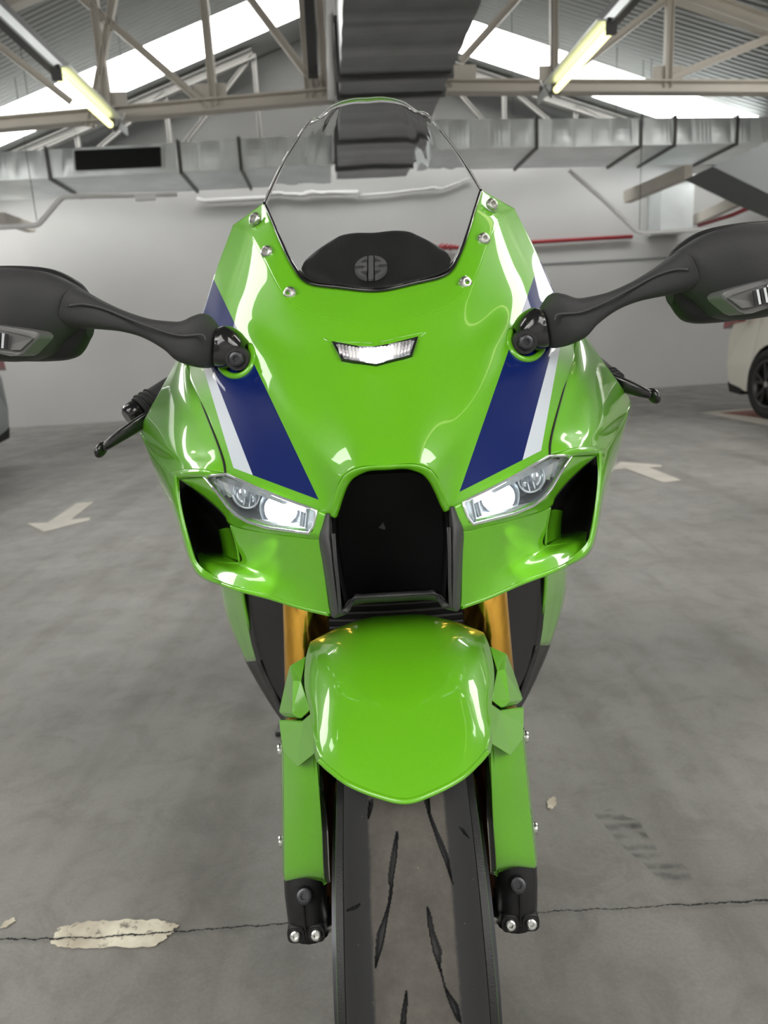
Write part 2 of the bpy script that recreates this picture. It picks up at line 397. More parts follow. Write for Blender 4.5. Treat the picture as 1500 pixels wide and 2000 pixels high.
rbox('wall_right', XR, XR+.25, DN, DW, 0, roofz(XR), WALL, kind='structure')
# wide painted joint lines on the back wall
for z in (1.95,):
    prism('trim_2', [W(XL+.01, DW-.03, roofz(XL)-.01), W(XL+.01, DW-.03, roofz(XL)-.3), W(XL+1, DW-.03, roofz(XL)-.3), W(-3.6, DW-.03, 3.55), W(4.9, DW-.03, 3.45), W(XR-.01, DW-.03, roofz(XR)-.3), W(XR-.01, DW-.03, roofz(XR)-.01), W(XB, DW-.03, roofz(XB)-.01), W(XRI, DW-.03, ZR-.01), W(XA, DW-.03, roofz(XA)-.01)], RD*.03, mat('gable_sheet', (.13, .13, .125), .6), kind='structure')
    rbox('trim_1', 2.6, 5.2, DW-.012, DW-.001, z-.012, z+.012, WALLG, kind='structure')
# roof: two slopes of corrugated sheet, a skylight strip at the back, unseen glowing strips added for fill and reflections
STR = [(-7.2, -6.0), (-5.4, -4.4), (-3.8, -1.8), (2.1, 2.8), (3.4, 5.9), (9.55, 10.5)]
ceil = bpy.data.objects.new('ceiling', None); C.objects.link(ceil); ceil['kind'] = 'structure'
def slope(name, x0, x1, d0, d1, mt, parent, kind=None, th=.05):
    vs = [W(x0, d0, roofz(x0)), W(x1, d0, roofz(x1)), W(x1, d1, roofz(x1)), W(x0, d1, roofz(x0))]
    return prism(name, vs, Vector((0, 0, th)), mt, parent, kind=kind)
nwin = 0
for x0, x1, s0, s1 in ((XL-.3, XA, 0, 0), (XA, XRI, XA+.1, XRI-.15), (XRI, XB, XRI+.8, XB-.1), (XB, XR+.3, 0, 0)):
    if s0 == s1: slope('roof_sheet', x0, x1, DN-.3, DW+.3, ROOF, ceil); continue
    d = DN-.3
    for a, b_ in STR + [(DW+.3, DW+.3)]:
        slope('roof_sheet', x0, x1, d, a, ROOF, ceil); d = b_
    for a, b_ in STR:
        nwin += 1; t0, t1 = (s0, min(s1, XB-.9)) if a > 9 else ((s0, min(s1, -1.3)) if x0 < 0 else (max(s0, 1.6), s1)) if a < -2 else ((-4.4, -2.3) if x0 < 0 else (2.6, 4.6)) if a == 2.1 else ((-6.4, -4.3) if x0 < 0 else (4.5, 6.8))
        slope('skylight_and_fill_%d' % nwin, t0, t1, a, b_, SKYL, None, 'structure')
        for u0, u1 in ((x0, t0), (t1, x1)): slope('roof_sheet', u0, u1, a, b_, ROOF, ceil)

# ---- roof trusses
TRI = dict(n=0)
def truss(left, d, h, label, detail=True, hw=.12, z_in=None, z_out=None):
    t = thing('roof_truss', label, 'roof truss', W(-.9 if left else .9, d, h), 'cream steel roof trusses')
    def at(x, z): return W(x, d, z)
    def ad(o): attach(o, t)
    return t, at, ad
BC = 2.46+H
def mk_truss(left, D, label, far=False):
    s = -1 if left else 1
    # inner and outer ends of the bottom chord (from the photograph), extended past the frame
    if left: pin, pout = R(655, 186, D), R(0, 243, D)
    else: pin, pout = R(872, 170, D), R(1500, 172, D)
    if far:
        k = far; 
    t = thing('roof_truss', label, 'roof truss', (0, 0, 0))
    t.location = pin
    end = pin + (pout-pin)*1.2
    end.z = max(end.z, roofz((end-CB).dot(RX))*0 + end.z)
    obs = []
    obs.append(channel('bottom_chord', pin, end, .14, .11, .016, STEELP))
    xi = (pin-CB).dot(RX); xo = (end-CB).dot(RX)
    def top(x): return W(x, D, roofz(x)-.12)
    obs.append(channel('top_chord', top(xi), top(xo), .12, .14, .016, STEELP))
    def chord(px):      # point of the chord nearest to the pixel column at the chord
        u = ((R(px, 180, D)-pin).dot(pout-pin))/((pout-pin).length_squared); return pin + (pout-pin)*u
    return t, obs, chord, top
def xof(p): return (p-CB).dot(RX)
for left in (True, False):
    D = 7.5
    lab = 'cream steel roof truss left of the central duct' if left else 'cream steel roof truss right of the central duct'
    t, obs, chord, top = mk_truss(left, D, lab)
    posts = [205, 415, 603, 636, 655] if left else [875, 1082, 1303]
    for px in posts:
        c = chord(px); obs.append(channel('post', c, top(xof(c)), .07, .075, .010, STEELP))
    if left: dg = [(412, 215, 175, 10), (222, -5, 210, 60), (618, 170, 475, -20), (140, 200, -40, 60)]
    else: dg = [(900, 120, 1012, -5), (1085, 165, 1320, -15), (1315, 150, 1540, 60)]
    for x0, y0, x1, y1 in dg:
        p, q = R(x0, y0, D), R(x1, y1, D)
        v = q-p
        # run on until the top chord
        for k in range(400):
            qq = p+v*(k*.01)
            if qq.z > roofz(xof(qq))-.12: break
        obs.append(channel('diagonal', p, qq, .06, .065, .010, STEELP))
    for px in ([212, 410, 625] if left else [900, 1082, 1303]):
        c = chord(px)+Vector((0, 0, .11)); obs.append(box('gusset_plate', c, .30, .012, .16, STEELP, None, 0, RROT))
    for o in obs: attach(o, t)
# the trusses of the next bays, seen between and above the ducts
def simple_truss(x0, x1, D, zc, label, n, group=None):
    STEELP = SHADED_STEEL if D > 9 else globals()['STEELP']
    t = thing('roof_truss', label, 'roof truss', W((x0+x1)/2, D, zc), group)
    obs = [channel('bottom_chord', W(x0, D, zc), W(x1, D, zc), .12, .10, .014, STEELP),
           channel('top_chord', W(x0, D, roofz(x0)-.12), W(x1, D, roofz(x1)-.12), .12, .12, .014, STEELP)]
    xs = [x0+(x1-x0)*k/n for k in range(n+1)]
    for k in range(n+1):
        obs.append(channel('post', W(xs[k], D, zc), W(xs[k], D, roofz(xs[k])-.12), .06, .06, .010, STEELP))
        if k < n:
            a, b_ = (xs[k], xs[k+1]) if x0 < 0 else (xs[k+1], xs[k])
            obs.append(channel('diagonal', W(a, D, zc), W(b_, D, roofz(b_)-.12), .05, .05, .008, STEELP))
    for o in obs: attach(o, t)
simple_truss(-5.6, -.75, 10.7, 3.5, 'shade-darkened cream steel truss behind the galvanised duct, left side', 4)
simple_truss(1.6, 5.6, 10.7, 3.5, 'shade-darkened cream steel truss behind the galvanised duct, right side', 4)
for D, wd in ((2.8, 'above'), (-1.4, 'behind')):
    simple_truss(-5.6, -.85, D+.4*(D > 0), 3.25, 'cream steel truss %s the photographer, left half' % wd, 4)
    simple_truss(1.6, 5.6, D+.4*(D > 0), 3.25, 'cream steel truss %s the photographer, right half' % wd, 4)

# ---- ducts
def duct_box(name, x0, x1, d0, d1, z0, z1, mt, seams_x=(), seams_d=(), label='', nseg=1, crumple=0.0, axis='x', flmat=FLANGE):
    t = thing(name, label, 'air duct', W((x0+x1)/2, (d0+d1)/2, z0))
    # skin with shallow pillowed panels, as cross-broken duct sheet has
    n = 60; vs = []; fs = []
    a0, a1 = (x0, x1) if axis == 'x' else (d0, d1)
    pan = max(1, nseg)
    for i in range(n*2+1):
        u = i/(n*2); a = a0+(a1-a0)*u; f = abs(math.sin(math.pi*u*pan)); g = crumple*(f**.6)
        g2 = g*(.6+.8*random.random()*0+.5*math.sin(i*.9))
        if axis == 'x': ring = [W(a, d0-g2, z0-g*.4), W(a, d1, z0-g*.4), W(a, d1+g, z1+g), W(a, d0-g, z1+g)]
        else: ring = [W(x0-g, a, z0-g2), W(x1+g, a, z0-g2), W(x1+g, a, z1+g), W(x0-g, a, z1+g)]
        vs += ring
    for i in range(n*2):
        for k in range(4): fs.append((i*4+k, i*4+(k+1) % 4, (i+1)*4+(k+1) % 4, (i+1)*4+k))
    fs += [(0, 1, 2, 3), tuple(n*8+k for k in (3, 2, 1, 0))]
    attach(fixn(raw('duct_skin', vs, fs, mt)), t)
    for s in seams_x:
        e = .018
        o = rbox('flange', s-.018, s+.018, d0-e, d1+e, z0-e, z1+e, flmat); attach(o, t)
    for s in seams_d:
        e = .03
        o = rbox('flange', x0-e, x1+e, s-.022, s+.022, z0-e, z1+e, flmat); attach(o, t)
    return t
# depth-running duct above the motorcycle
cz = 2.1+H
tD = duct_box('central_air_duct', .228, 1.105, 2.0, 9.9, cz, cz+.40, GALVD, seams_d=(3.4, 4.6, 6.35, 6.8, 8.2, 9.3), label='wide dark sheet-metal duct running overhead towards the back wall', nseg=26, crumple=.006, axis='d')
# cross ducts, left and right of it
LD = 9.3
lt, lb = R(590, 268, LD), R(590, 325, LD)
rt, rb = R(850, 233, LD), R(850, 292, LD)
def slanted_duct(name, pa_t, pa_b, pb_t, pb_b, depth, seams, label, panels):
    """duct whose front face has corners a (top, bottom) and b (top, bottom)"""
    t = thing(name, label, 'air duct', pa_b)
    n = panels*10; vs = []; fs = []
    for i in range(n+1):
        u = i/n; T = pa_t.lerp(pb_t, u); B = pa_b.lerp(pb_b, u)
        g = .018*abs(math.sin(math.pi*u*panels))**.7*(.6+.5*math.sin(int(u*panels*.999)*2.3)); wob = .0015*math.sin(i*1.7+math.sin(i*.37)*4)
        rows = []
        for k in range(6): q = T.lerp(B, k/5); rows.append(q - RD*(g*math.sin(math.pi*k/5)+wob*math.sin(math.pi*k/5)))
        rows += [B+RD*depth, T+RD*depth]
        vs += rows
    m_ = 8
    for i in range(n):
        for k in range(m_): fs.append((i*m_+k, i*m_+(k+1) % m_, (i+1)*m_+(k+1) % m_, (i+1)*m_+k))
    fs += [tuple(range(m_)), tuple(n*m_+k for k in range(m_-1, -1, -1))]
    attach(fixn(raw('duct_skin', vs, fs, GALV)), t)
    for s in seams:
        T = pa_t.lerp(pb_t, s); B = pa_b.lerp(pb_b, s); c = (T+B)/2 + RD*(depth/2)
        attach(box('flange', c, .035, depth+.05, (T-B).length+.05, GALVD if random.random() < .0 else FLANGE, None, 0, RROT), t)
    return t
e = 1.12
lat, lab_ = R(-150, 305, LD), R(-150, 360, LD)
tl = slanted_duct('cross_air_duct', lat, lab_, R(648, 262, LD), R(648, 321, LD), 1.05, (.30, .62, .77), 'galvanised duct with black grille, left of the windscreen', 18)
rat, rab = R(836, 234, LD), R(836, 292, LD)
tr = slanted_duct('cross_air_duct', rat, rab, R(1504, 228, LD), R(1504, 279, LD), 1.05, (.310, .615, .715, .90), 'shiny galvanised duct right of the windscreen, behind the right lamp', 17)
# black grille set into the left duct
ga, gb, gc, gd = R(141, 293, LD-.03), R(318, 285, LD-.03), R(320, 327, LD-.03), R(144, 335, LD-.03)
gr = attach(prism('grille_frame', [ga, gb, gc, gd], RD*.02, GALV), tl)
gi = attach(prism('grille_back', [ga.lerp(gc, .03), gb.lerp(gd, .03), gc.lerp(ga, .03), gd.lerp(gb, .03)], -RD*.004, DARK), tl)
for k in range(12):
    u = (k+.5)/12; p, q = ga.lerp(gd, .06+.88*u)-RD*.012, gb.lerp(gc, .06+.88*u)-RD*.012
    attach(beam('grille_slat', p.lerp(q, .02), q.lerp(p, .02), .03, .006, BLACKP), tl)
# big grey duct elbow entering at the right edge
pts = [R(1392, 325, 6.4), R(1500, 276, 6.4), R(1600, 232, 6.4), R(1600, 420, 6.4), R(1500, 378, 6.4)]
t = thing('branch_air_duct', 'flat grey duct panel cut off by the right edge of the photo', 'air duct', pts[0])
attach(prism('duct_skin', pts, RD*.5, mat('grey_duct_paint', (.16, .17, .175), .5)), t)
# box duct / column on the right of the back wall
t = thing('wall_air_duct', 'short vertical grey duct on the back wall above the right mirror', 'air duct', W(5.2, DW-.4, 2.0))
a, b_ = R(1292, 372, DW-.45), R(1353, 450, DW-.45)
attach(rbox('duct_skin', xof(a), xof(b_), DW-.45, DW-.02, b_.z, a.z+.15, GALV), t)
attach(rbox('flange', xof(a)-.03, xof(b_)+.03, DW-.48, DW-.01, a.z+.12, a.z+.19, GALV), t)

# ---- fluorescent battens
def lamp(pa, pb, za, label, side):
    # pa far end, pb near end in px; both at height za
    A, B = RZ(*pa, za), RZ(*pb, za)
    t = thing('batten_light', label, 'ceiling light', A)
    v = (B-A)
    far = A - v*.45; near = B + v*.95
    off = RX*(-.085*side) + Vector((0, 0, .05))
    obs = [tube('tube', [A, B], .028, TUBE, seg=20)]
    # perforated reflector wing beside the tube, mounting rail above
    obs.append(beam('reflector', A-v*.03+RX*(.055*side)*1+Vector((0, 0, .055)), B+v*.03+RX*(.055*side)+Vector((0, 0, .055)), .11, .012, GALV))
    obs.append(beam('mounting_rail', far+Vector((0, 0, .11))+off*1.0, near+Vector((0, 0, .11))+off, .15, .06, GREYP))
    obs.append(beam('rail_edge', far+Vector((0, 0, .08))+RX*(.0*side), near+Vector((0, 0, .08))+RX*(.0*side), .018, .07, GALV))
    for e_ in (A, B):
        obs.append(box('tube_holder', e_+(v*(-.015) if e_ is A else v*.015)+Vector((0, 0, .02)), .07, .035, .10, GREYP, None, 0, RROT))
    # V shaped suspension bracket past the far end
    q = A - v*.12
    for du in (-.10, .10): obs.append(beam('bracket', q+Vector((0, 0, -.02)), q+RX*du+Vector((0, 0, .12)), .015, .02, STEEL))
    for k in (.05, .8):
        q = far.lerp(near, k)+off+Vector((0, 0, .14)); x = xof(q)
        obs.append(tube('hanger_rod', [q, Vector((q.x, q.y, roofz(x)))], .006, GREYP, seg=6))
    for o in obs: attach(o, t)
LZ = 2.05+H
lamp((215, 243), (113, 150), LZ, 'lit fluorescent batten on its rail, upper left', 1)
lamp((1087, 175), (1192, 60), LZ, 'lit fluorescent batten on its rail, upper right', -1)
# two more behind the photographer, seen only as reflections in the paint
def lampw(x, d0, d1, label):
    t = thing('batten_light', label, 'ceiling light', W(x, d0, LZ))
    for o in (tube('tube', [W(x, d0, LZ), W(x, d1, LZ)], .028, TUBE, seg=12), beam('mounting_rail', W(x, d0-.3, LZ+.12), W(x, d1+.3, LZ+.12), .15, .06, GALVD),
              tube('hanger_rod', [W(x, d0, LZ+.1), W(x, d0, roofz(x))], .006, GREYP, seg=6)): attach(o, t)
lampw(-2.15, -1.5, .0, 'lit fluorescent batten left, behind the viewer')
lampw(2.3, -1.5, .0, 'lit fluorescent batten right, behind the viewer')
lampw(1.5, .3, 1.8, 'lit fluorescent batten over the front wheel of the motorcycle')

# ---- conduits, trays, pipes
def pipe(name, pts, r, mt, label, cat, kindlabel=None):
    o = tube(name, pts, r, mt, seg=10); tag(o, label, cat); return o
DC = 9.0
pipe('cable_conduit', [R(-60, 447, DC), R(0, 444, DC), R(70, 440, DC), R(76, 438, DC), R(120, 387, DC), R(130, 384, DC), R(346, 379, DC)], .028, PIPEW, 'white conduit stepping up to the left duct', 'conduit')
o = rbox('junction_box', xof(R(267, 388, DC)), xof(R(306, 388, DC)), DC-.10, DC-.034, R(280, 394, DC).z, R(280, 383, DC).z, PIPEW); tag(o, 'small white box under the conduit below the black grille', 'junction box')
pipe('cable_conduit', [R(384, 389, DW-.08), R(400, 393, DW-.08), R(640, 381, DW-.08), R(700, 378, DW-.08)], .035, PIPEW, 'white conduit on the back wall left of the windscreen', 'conduit')
pipe('cable_conduit', [R(700, 385, DW-.06), R(860, 372, DW-.06), R(925, 355, DW-.06)], .02, PIPEW, 'thin conduit seen through the windscreen', 'conduit')
pipe('cable_conduit', [R(1112, 333, 9.1), R(1180, 392, 9.1), R(1243, 452, 9.1), R(1255, 455, 9.1), R(1500, 441, 9.1), R(1600, 436, 9.1)], .024, PIPEW, 'white conduit bending to the horizontal above the right mirror', 'conduit')
pipe('sprinkler_pipe', [R(700, 492, DW-.06), R(860, 483, DW-.06), R(1040, 473, DW-.06), R(1235, 462, DW-.06)], .028, PIPER, 'red pipe along the back wall', 'pipe')
pipe('sprinkler_pipe', [R(1365, 440, 9.6), R(1430, 420, 8.9), R(1500, 390, 8.2), R(1560, 362, 7.6)], .025, PIPER, 'red pipe sloping up at the right edge', 'pipe')
def cable(px, py, D, label):
    q = R(px, py, D); pipe('suspension_cable', [q, Vector((q.x, q.y, roofz(xof(q))-.02))], .004, GREYP, label, 'cable')
cable(1249, 448, 9.1, 'thin cable holding the bent conduit at right')
cable(72, 432, DC, 'thin cable holding the stepped conduit at left')
cable(57, 205, 8.2, 'thin ceiling cable near the left edge')
cable(246, 190, 8.2, 'thin ceiling cable between the left truss posts')
cable(1002, 225, 9.0, 'thin ceiling cable right of the central duct')
cable(1203, 225, 9.0, 'thin ceiling cable right of the right batten light')
cable(1270, 222, 9.0, 'thin ceiling cable near the post of the right truss')
o = tag(beam('drain_pipe', R(603, -10, 7.2), R(612, 150, 7.2), .09, .09, GREYP), 'dark grey pipe between the truss posts beside the central duct', 'pipe')
o = tag(tube('drop_conduit', [R(643, -20, 6.2), R(645, 110, 6.3), R(647, 195, 6.4)], .03, PIPEW, seg=10), 'vertical pale conduit against the left side of central duct', 'conduit')
# rafters of the lower bay at the right
o = tag(beam('ceiling_beam', R(1225, 385, 10.6), R(1345, 335, 9.4), .12, .16, STEELP), 'cream beam under the right duct', 'beam')
o = tag(beam('ceiling_beam', R(1360, 430, DW-.3), R(1500, 365, 9.6), .12, .14, STEELP), 'cream beam beside the sloping red pipe at right edge', 'beam')
o = tag(beam('ceiling_beam', R(0, 425, 9.9), R(60, 445, 10.8), .12, .12, STEELP), 'cream beam end at the left edge', 'beam')

# ---- floor markings
def flat(name, pix, mt, label, z=.003, cat='floor marking', parent=None):
    pts = [RZ(x, y, z-.001) for x, y in pix]
    o = prism(name, pts, Vector((0, 0, .001)), mt)
    if label: tag(o, label, cat)
    if parent: o.parent = parent
    return o
flat('painted_arrow', [(53, 1022), (93, 1021), (150, 983), (184, 980), (139, 1015), (176, 1011), (175, 1016), (86, 1039)], PAINTW, 'cream painted arrow on the floor, left of the motorcycle')
flat('painted_arrow', [(1192, 918), (1212, 902), (1292, 908), (1292, 912), (1268, 913), (1331, 938), (1296, 943), (1222, 915)], PAINTW, 'cream painted arrow on the floor, right of the motorcycle')
flat('painted_bay', [(1366, 806), (1440, 799), (1700, 780), (1900, 870), (1600, 846), (1500, 831)], PAINTW, 'white bordered red parking bay under the white car', .0025)
flat('bay_infill', [(1405, 806), (1460, 802), (1680, 785), (1850, 850), (1600, 828), (1500, 818)], PAINTR, None, .004, parent=bpy.data.objects['painted_bay'])
def jag(pix, amp, n, z, name, mt, label, cat='floor marking', parent=None):
    out = []
    for i in range(len(pix)):
        a = Vector((*pix[i], 0)); b_ = Vector((*pix[(i+1) % len(pix)], 0))
        for k in range(n):
            q = a.lerp(b_, k/n); out.append((q.x+random.uniform(-amp, amp), q.y+random.uniform(-amp, amp)*.8))
    return flat(name, out, mt, label, z, cat, parent)
jag([(100, 1845), (112, 1815), (165, 1800), (240, 1797), (310, 1797), (350, 1806), (330, 1826), (305, 1848), (200, 1851), (140, 1852)], 3, 8, .0025, 'paint_remnant', WORN, 'worn cream paint patch across the crack, lower left')
jag([(0, 1812), (14, 1798), (28, 1792), (30, 1800), (12, 1812)], 2, 4, .0025, 'paint_remnant', WORN, 'tiny cream paint fleck at the left edge')
jag([(1070, 1562), (1084, 1556), (1088, 1570), (1078, 1580), (1070, 1578)], 2, 4, .0025, 'paint_remnant', WORN, 'small cream paint fleck right of the front fork')
jag([(1160, 1590), (1200, 1582), (1250, 1610), (1285, 1660), (1352, 1700), (1350, 1722), (1300, 1730), (1262, 1690), (1215, 1650)], 4, 4, .0022, 'tyre_print', SMUDGE, 'dark tyre tread print on the floor, lower right')
# the joint between two floor slabs, a narrow broken groove: part of the floor
def crack(pix0, pix1, w0, w1, n):
    A, B = RZ(*pix0, .0016), RZ(*pix1, .0016); d = (B-A); nrm = Vector((-d.y, d.x, 0)).normalized()
    top_, bot = [], []
    off = 0
    for i in range(n+1):
        u = i/n; off = off*.8+random.uniform(-.0012, .0012); ww = (w0+(w1-w0)*u)*random.uniform(.35, 1.3)
        p = A.lerp(B, u)+nrm*off; top_.append(p+nrm*ww/2); bot.append(p-nrm*ww/2)
    vs = top_+bot; k = n+1
    o = raw('crack', vs, [(i, i+1, k+i+1, k+i) for i in range(n)], DARK, fl)
    o.location.z = 0; return o
crack((-120, 1839), (200, 1833), .004, .003, 90)
crack((200, 1832), (640, 1800), .0035, .0022, 140)
crack((940, 1790), (1290, 1771), .0022, .0020, 120)
crack((1290, 1771), (1640, 1752), .0022, .0065, 120)
for o in [o for o in bpy.data.objects if o.name.startswith('crack')]:
    for v in o.data.vertices: v.co.z = .0035

# ================================================================== THE MOTORCYCLE
M = thing('motorcycle', 'green sport motorcycle with blue and white stripes, headlights lit, facing the viewer', 'motorcycle', (0, 0, 0))
def LL(rows): return [[L(*p) for p in r] for r in rows]

# ---- upper cowl (the nose between the windscreen, the headlights and the intake)
COWL = [
 [(737, 568, .140), (665, 563, .150), (600, 553, .165), (571, 521, .185), (546, 470, .215), (529, 430, .245), (514, 397, .270)],
 [(740, 630, .100), (672, 625, .105), (602, 612, .125), (552, 572, .155), (515, 505, .205), (486, 458, .250), (455, 440, .300)],
 [(744, 690, .065), (675, 690, .070), (602, 680, .090), (537, 650, .125), (487, 600, .170), (452, 555, .220), (425, 520, .275)],
 [(748, 760, .025), (680, 758, .030), (605, 745, .050), (540, 715, .080), (477, 670, .130), (432, 632, .180), (399, 602, .245)],
 [(752, 825, -.015), (690, 824, -.010), (622, 813, .010), (556, 790, .035), (487, 755, .080), (420, 725, .125), (366, 712, .170)],
 [(755, 872, -.042), (700, 872, -.038), (640, 880, -.024), (592, 880, -.004), (522, 855, .030), (458, 832, .065), (407, 818, .100)],
 [(757, 908, -.060), (698, 912, -.060), (664, 938, -.054), (641, 1002, -.046), (562, 976, -.018), (495, 949, .012), (441, 924, .046)],
]
CR_ = LL(COWL); xr = []
for i, t in ((0, .86), (1, .14)):      # tighten the corner where the windscreen edge meets the flank
    q = [[r[j] for r in CR_] for j in range(7)]; row = []
    for j in range(7):
        pm = q[j][i-1] if i else q[j][0]*2-q[j][1]
        v = cr(pm, q[j][i], q[j][i+1], q[j][i+2], t); row.append(v.lerp(q[j][i].lerp(q[j][i+1], t), {6: 1, 5: .5}.get(j, 0)))
    xr.append(row)
CR_ = [CR_[0], xr[0], CR_[1], xr[1]] + CR_[2:]
cg = smoothgrid(full(CR_), 12, 10)
cowl = gridmesh('upper_cowl', cg, [GREEN, BLUE, WHITEP], M, 0)
# cut the painted stripes into the cowl: each edge is a straight line on the panel
def stripe_plane(a, b_):
    pa, pb = L(*a), L(*b_); n = (pb-pa).cross(pa-CAM).normalized(); return pa, n
EDG = [((420, 551, .245), (622, 975, -.04)), ((413, 720, .14), (493, 926, .01)), ((397, 718, .15), (456, 914, .04)), ((456, 914, .04), (622, 976, -.04))]
bm = bmesh.new(); bm.from_mesh(cowl.data)
def side(p, pl):
    q = Vector((abs(p.x), p.y, p.z)); return (q-pl[0]).dot(pl[1])
PL = [stripe_plane(*e_) for e_ in EDG]
mid = L(560, 940, -.0)
SG = [1 if side(mid, pl) > 0 else -1 for pl in PL]
for pl in PL:
    for s in (1, -1):
        co_ = Vector((pl[0].x*s, pl[0].y, pl[0].z)); no = Vector((pl[1].x*s, pl[1].y, pl[1].z))
        fcs = [f for f in bm.faces if f.calc_center_median().x*s > 0]
        geom = fcs + list({e_ for f in fcs for e_ in f.edges}) + list({v for f in fcs for v in f.verts})
        bmesh.ops.bisect_plane(bm, geom=geom, dist=1e-6, plane_co=co_, plane_no=no)
ref_in = L(560, 900, 0); ref_below = L(470, 800, .1)
s0 = math.copysign(1, side(L(450, 750, .11), PL[0])); s1 = math.copysign(1, side(L(480, 760, .1), PL[1]))
s2 = math.copysign(1, side(L(480, 760, .1), PL[2])); s3 = math.copysign(1, side(L(480, 760, .1), PL[3]))
for f in bm.faces:
    c = f.calc_center_median(); v = [side(c, pl) for pl in PL]
    if v[0]*s0 > 0 and v[3]*s3 > 0:
        if v[1]*s1 > 0: f.material_index = 1
        elif v[2]*s2 > 0: f.material_index = 2
bmesh.ops.remove_doubles(bm, verts=bm.verts, dist=1e-5)
bm.to_mesh(cowl.data); bm.free()
cowl.data.polygons.foreach_set('use_smooth', [True]*len(cowl.data.polygons))
md = cowl.modifiers.new('thick', 'SOLIDIFY'); md.thickness = .004; md.offset = -1
md = cowl.modifiers.new('bevel', 'BEVEL'); md.width = .0012; md.segments = 2; md.limit_method = 'ANGLE'; md.angle_limit = math.radians(60)

from mathutils.bvhtree import BVHTree
_v = [p for r in cg for p in r]; _n = len(cg[0])
BV = BVHTree.FromPolygons(_v, [(i*_n+j, i*_n+j+1, (i+1)*_n+j+1, (i+1)*_n+j) for i in range(len(cg)-1) for j in range(_n-1)])
def OC(px, py, off=0.0):               # the point of the cowl surface met by a sight line, lifted by off
    d = ray(px, py).normalized(); h = BV.ray_cast(CAM, d)
    if h[0] is None: return None
    n = h[1] if h[1].dot(CAM-h[0]) > 0 else -h[1]
    return h[0]+n*off
# rolled lip over the intake
arch = [(757, 908, -.060), (728, 909, -.061), (698, 914, -.060), (677, 925, -.058), (664, 942, -.055), (655, 965, -.052), (649, 985, -.049), (643, 1003, -.046)]
def lip(pts, mt, name, back=.035, inn=.006, roll=.004):
    out = []
    for i, p in enumerate(pts):
        q = L(*p); c = Vector((q.x*(1-inn/ max(q.x, .04)), q.y, q.z))
        out.append([q, q+Vector((0, -roll, 0)), q+Vector((-inn*.4 if q.x > .02 else 0, -roll*.6, -inn*.5)), q+Vector((-inn if q.x > .02 else 0, roll, -inn*.8)), q+Vector((-inn if q.x > .02 else 0, back, -inn))])
    cols = [[out[i][j] for i in range(len(out))] for j in range(5)]
    g = smoothgrid(full(cols), 6, 4)
    return gridmesh(name, g, mt, M, .002, Vector((0, -.3, .60)))
lip(arch, GREEN, 'intake_lip')

# ---- side fairing: cheek panel outside the seam
E1 = [
 [(360, 702, .172), (354, 700, .180), (349, 700, .192), (345, 702, .215)],
 [(386, 766, .134), (362, 768, .140), (338, 764, .168), (314, 760, .225)],
 [(410, 826, .096), (378, 832, .110), (336, 828, .150), (289, 806, .262)],
 [(428, 873, .069), (390, 880, .086), (338, 878, .128), (273, 845, .300)],
 [(437, 903, .054), (398, 903, .066), (350, 902, .106), (300, 888, .230)],
 [(439, 923, .046), (397, 917, .058), (358, 917, .090), (330, 924, .140)],
]
e1 = both('cheek_panel', LL(E1), GREEN, M, 8, 8, .004, .001)
# dark recess in the seam between cowl and cheek
for s in (-1, 1):
    pts = [L(*p) for p in [(361, 706, .175), (386, 766, .134), (410, 826, .096), (428, 873, .069), (437.3, 903, .054), (440.5, 924, .046)]]
    pts = spline([Vector((p.x*s, p.y, p.z)) for p in pts], 5)
    tube('panel_gap', pts, .0013, DARK, M, seg=8)
# duct surround: outer cheek down to the chin
E2 = [
 [(350, 934, .108), (341, 929, .108), (330, 924, .140), (301, 888, .230), (273, 845, .300), (285, 850, .36)],
 [(352, 975, .100), (344, 971, .102), (333, 966, .125), (322, 961, .190), (316, 955, .270), (322, 950, .36)],
 [(363, 1028, .090), (354, 1024, .092), (347, 1019, .115), (341, 1012, .180), (338, 1005, .250), (345, 1000, .34)],
 [(377, 1080, .082), (368, 1078, .084), (362, 1073, .105), (359, 1066, .170), (357, 1058, .230), (365, 1050, .32)],
 [(387, 1101, .078), (381, 1110, .078), (377, 1112, .098), (373, 1108, .160), (372, 1100, .220), (380, 1095, .30)],
 [(405, 1117, .070), (400, 1129, .070), (396, 1131, .088), (392, 1128, .150), (390, 1120, .210), (395, 1112, .29)],
 [(432, 1131, .052), (434, 1143, .048), (432, 1145, .066), (430, 1142, .130), (428, 1135, .200), (430, 1128, .28)],
]
both('duct_surround', LL(E2), GREEN, M, 6, 6, .003, .0008, lab=None)
# top lip of the duct, under the cheek crease
E3 = [
 [(330, 924, .140), (358, 917, .090), (397, 917, .058), (440, 925, .046)],
 [(336, 930, .118), (360, 926, .082), (396, 924, .056), (420, 926, .046)],
 [(350, 936, .106), (370, 934, .082), (392, 932, .062), (402, 930, .052)],
]
both('duct_upper_lip', LL(E3), GREEN, M, 6, 5, .003)
# bezel below and outside the headlight
BZ = [
 [(350, 936, .108), (401, 972, .085), (436, 1004, .062), (451, 1026, .050), (512, 1040, .010), (570, 1048, -.022), (622, 1053, -.045), (630, 1030, -.050), (636, 1004, -.050)],
 [(374, 934, .082), (413, 968, .066), (441, 998, .048), (457, 1017, .036), (516, 1035, .006), (570, 1043, -.026), (614, 1047, -.045), (622, 1028, -.048), (627, 1000, -.048)],
 [(398, 931, .060), (425, 964, .048), (446, 992, .034), (463, 1010, .024), (520, 1031, .000), (570, 1038, -.028), (605, 1042, -.044), (613, 1026, -.046), (618, 996, -.046)],
]
both('headlight_bezel', LL(BZ), GREEN, M, 6, 4, .003)
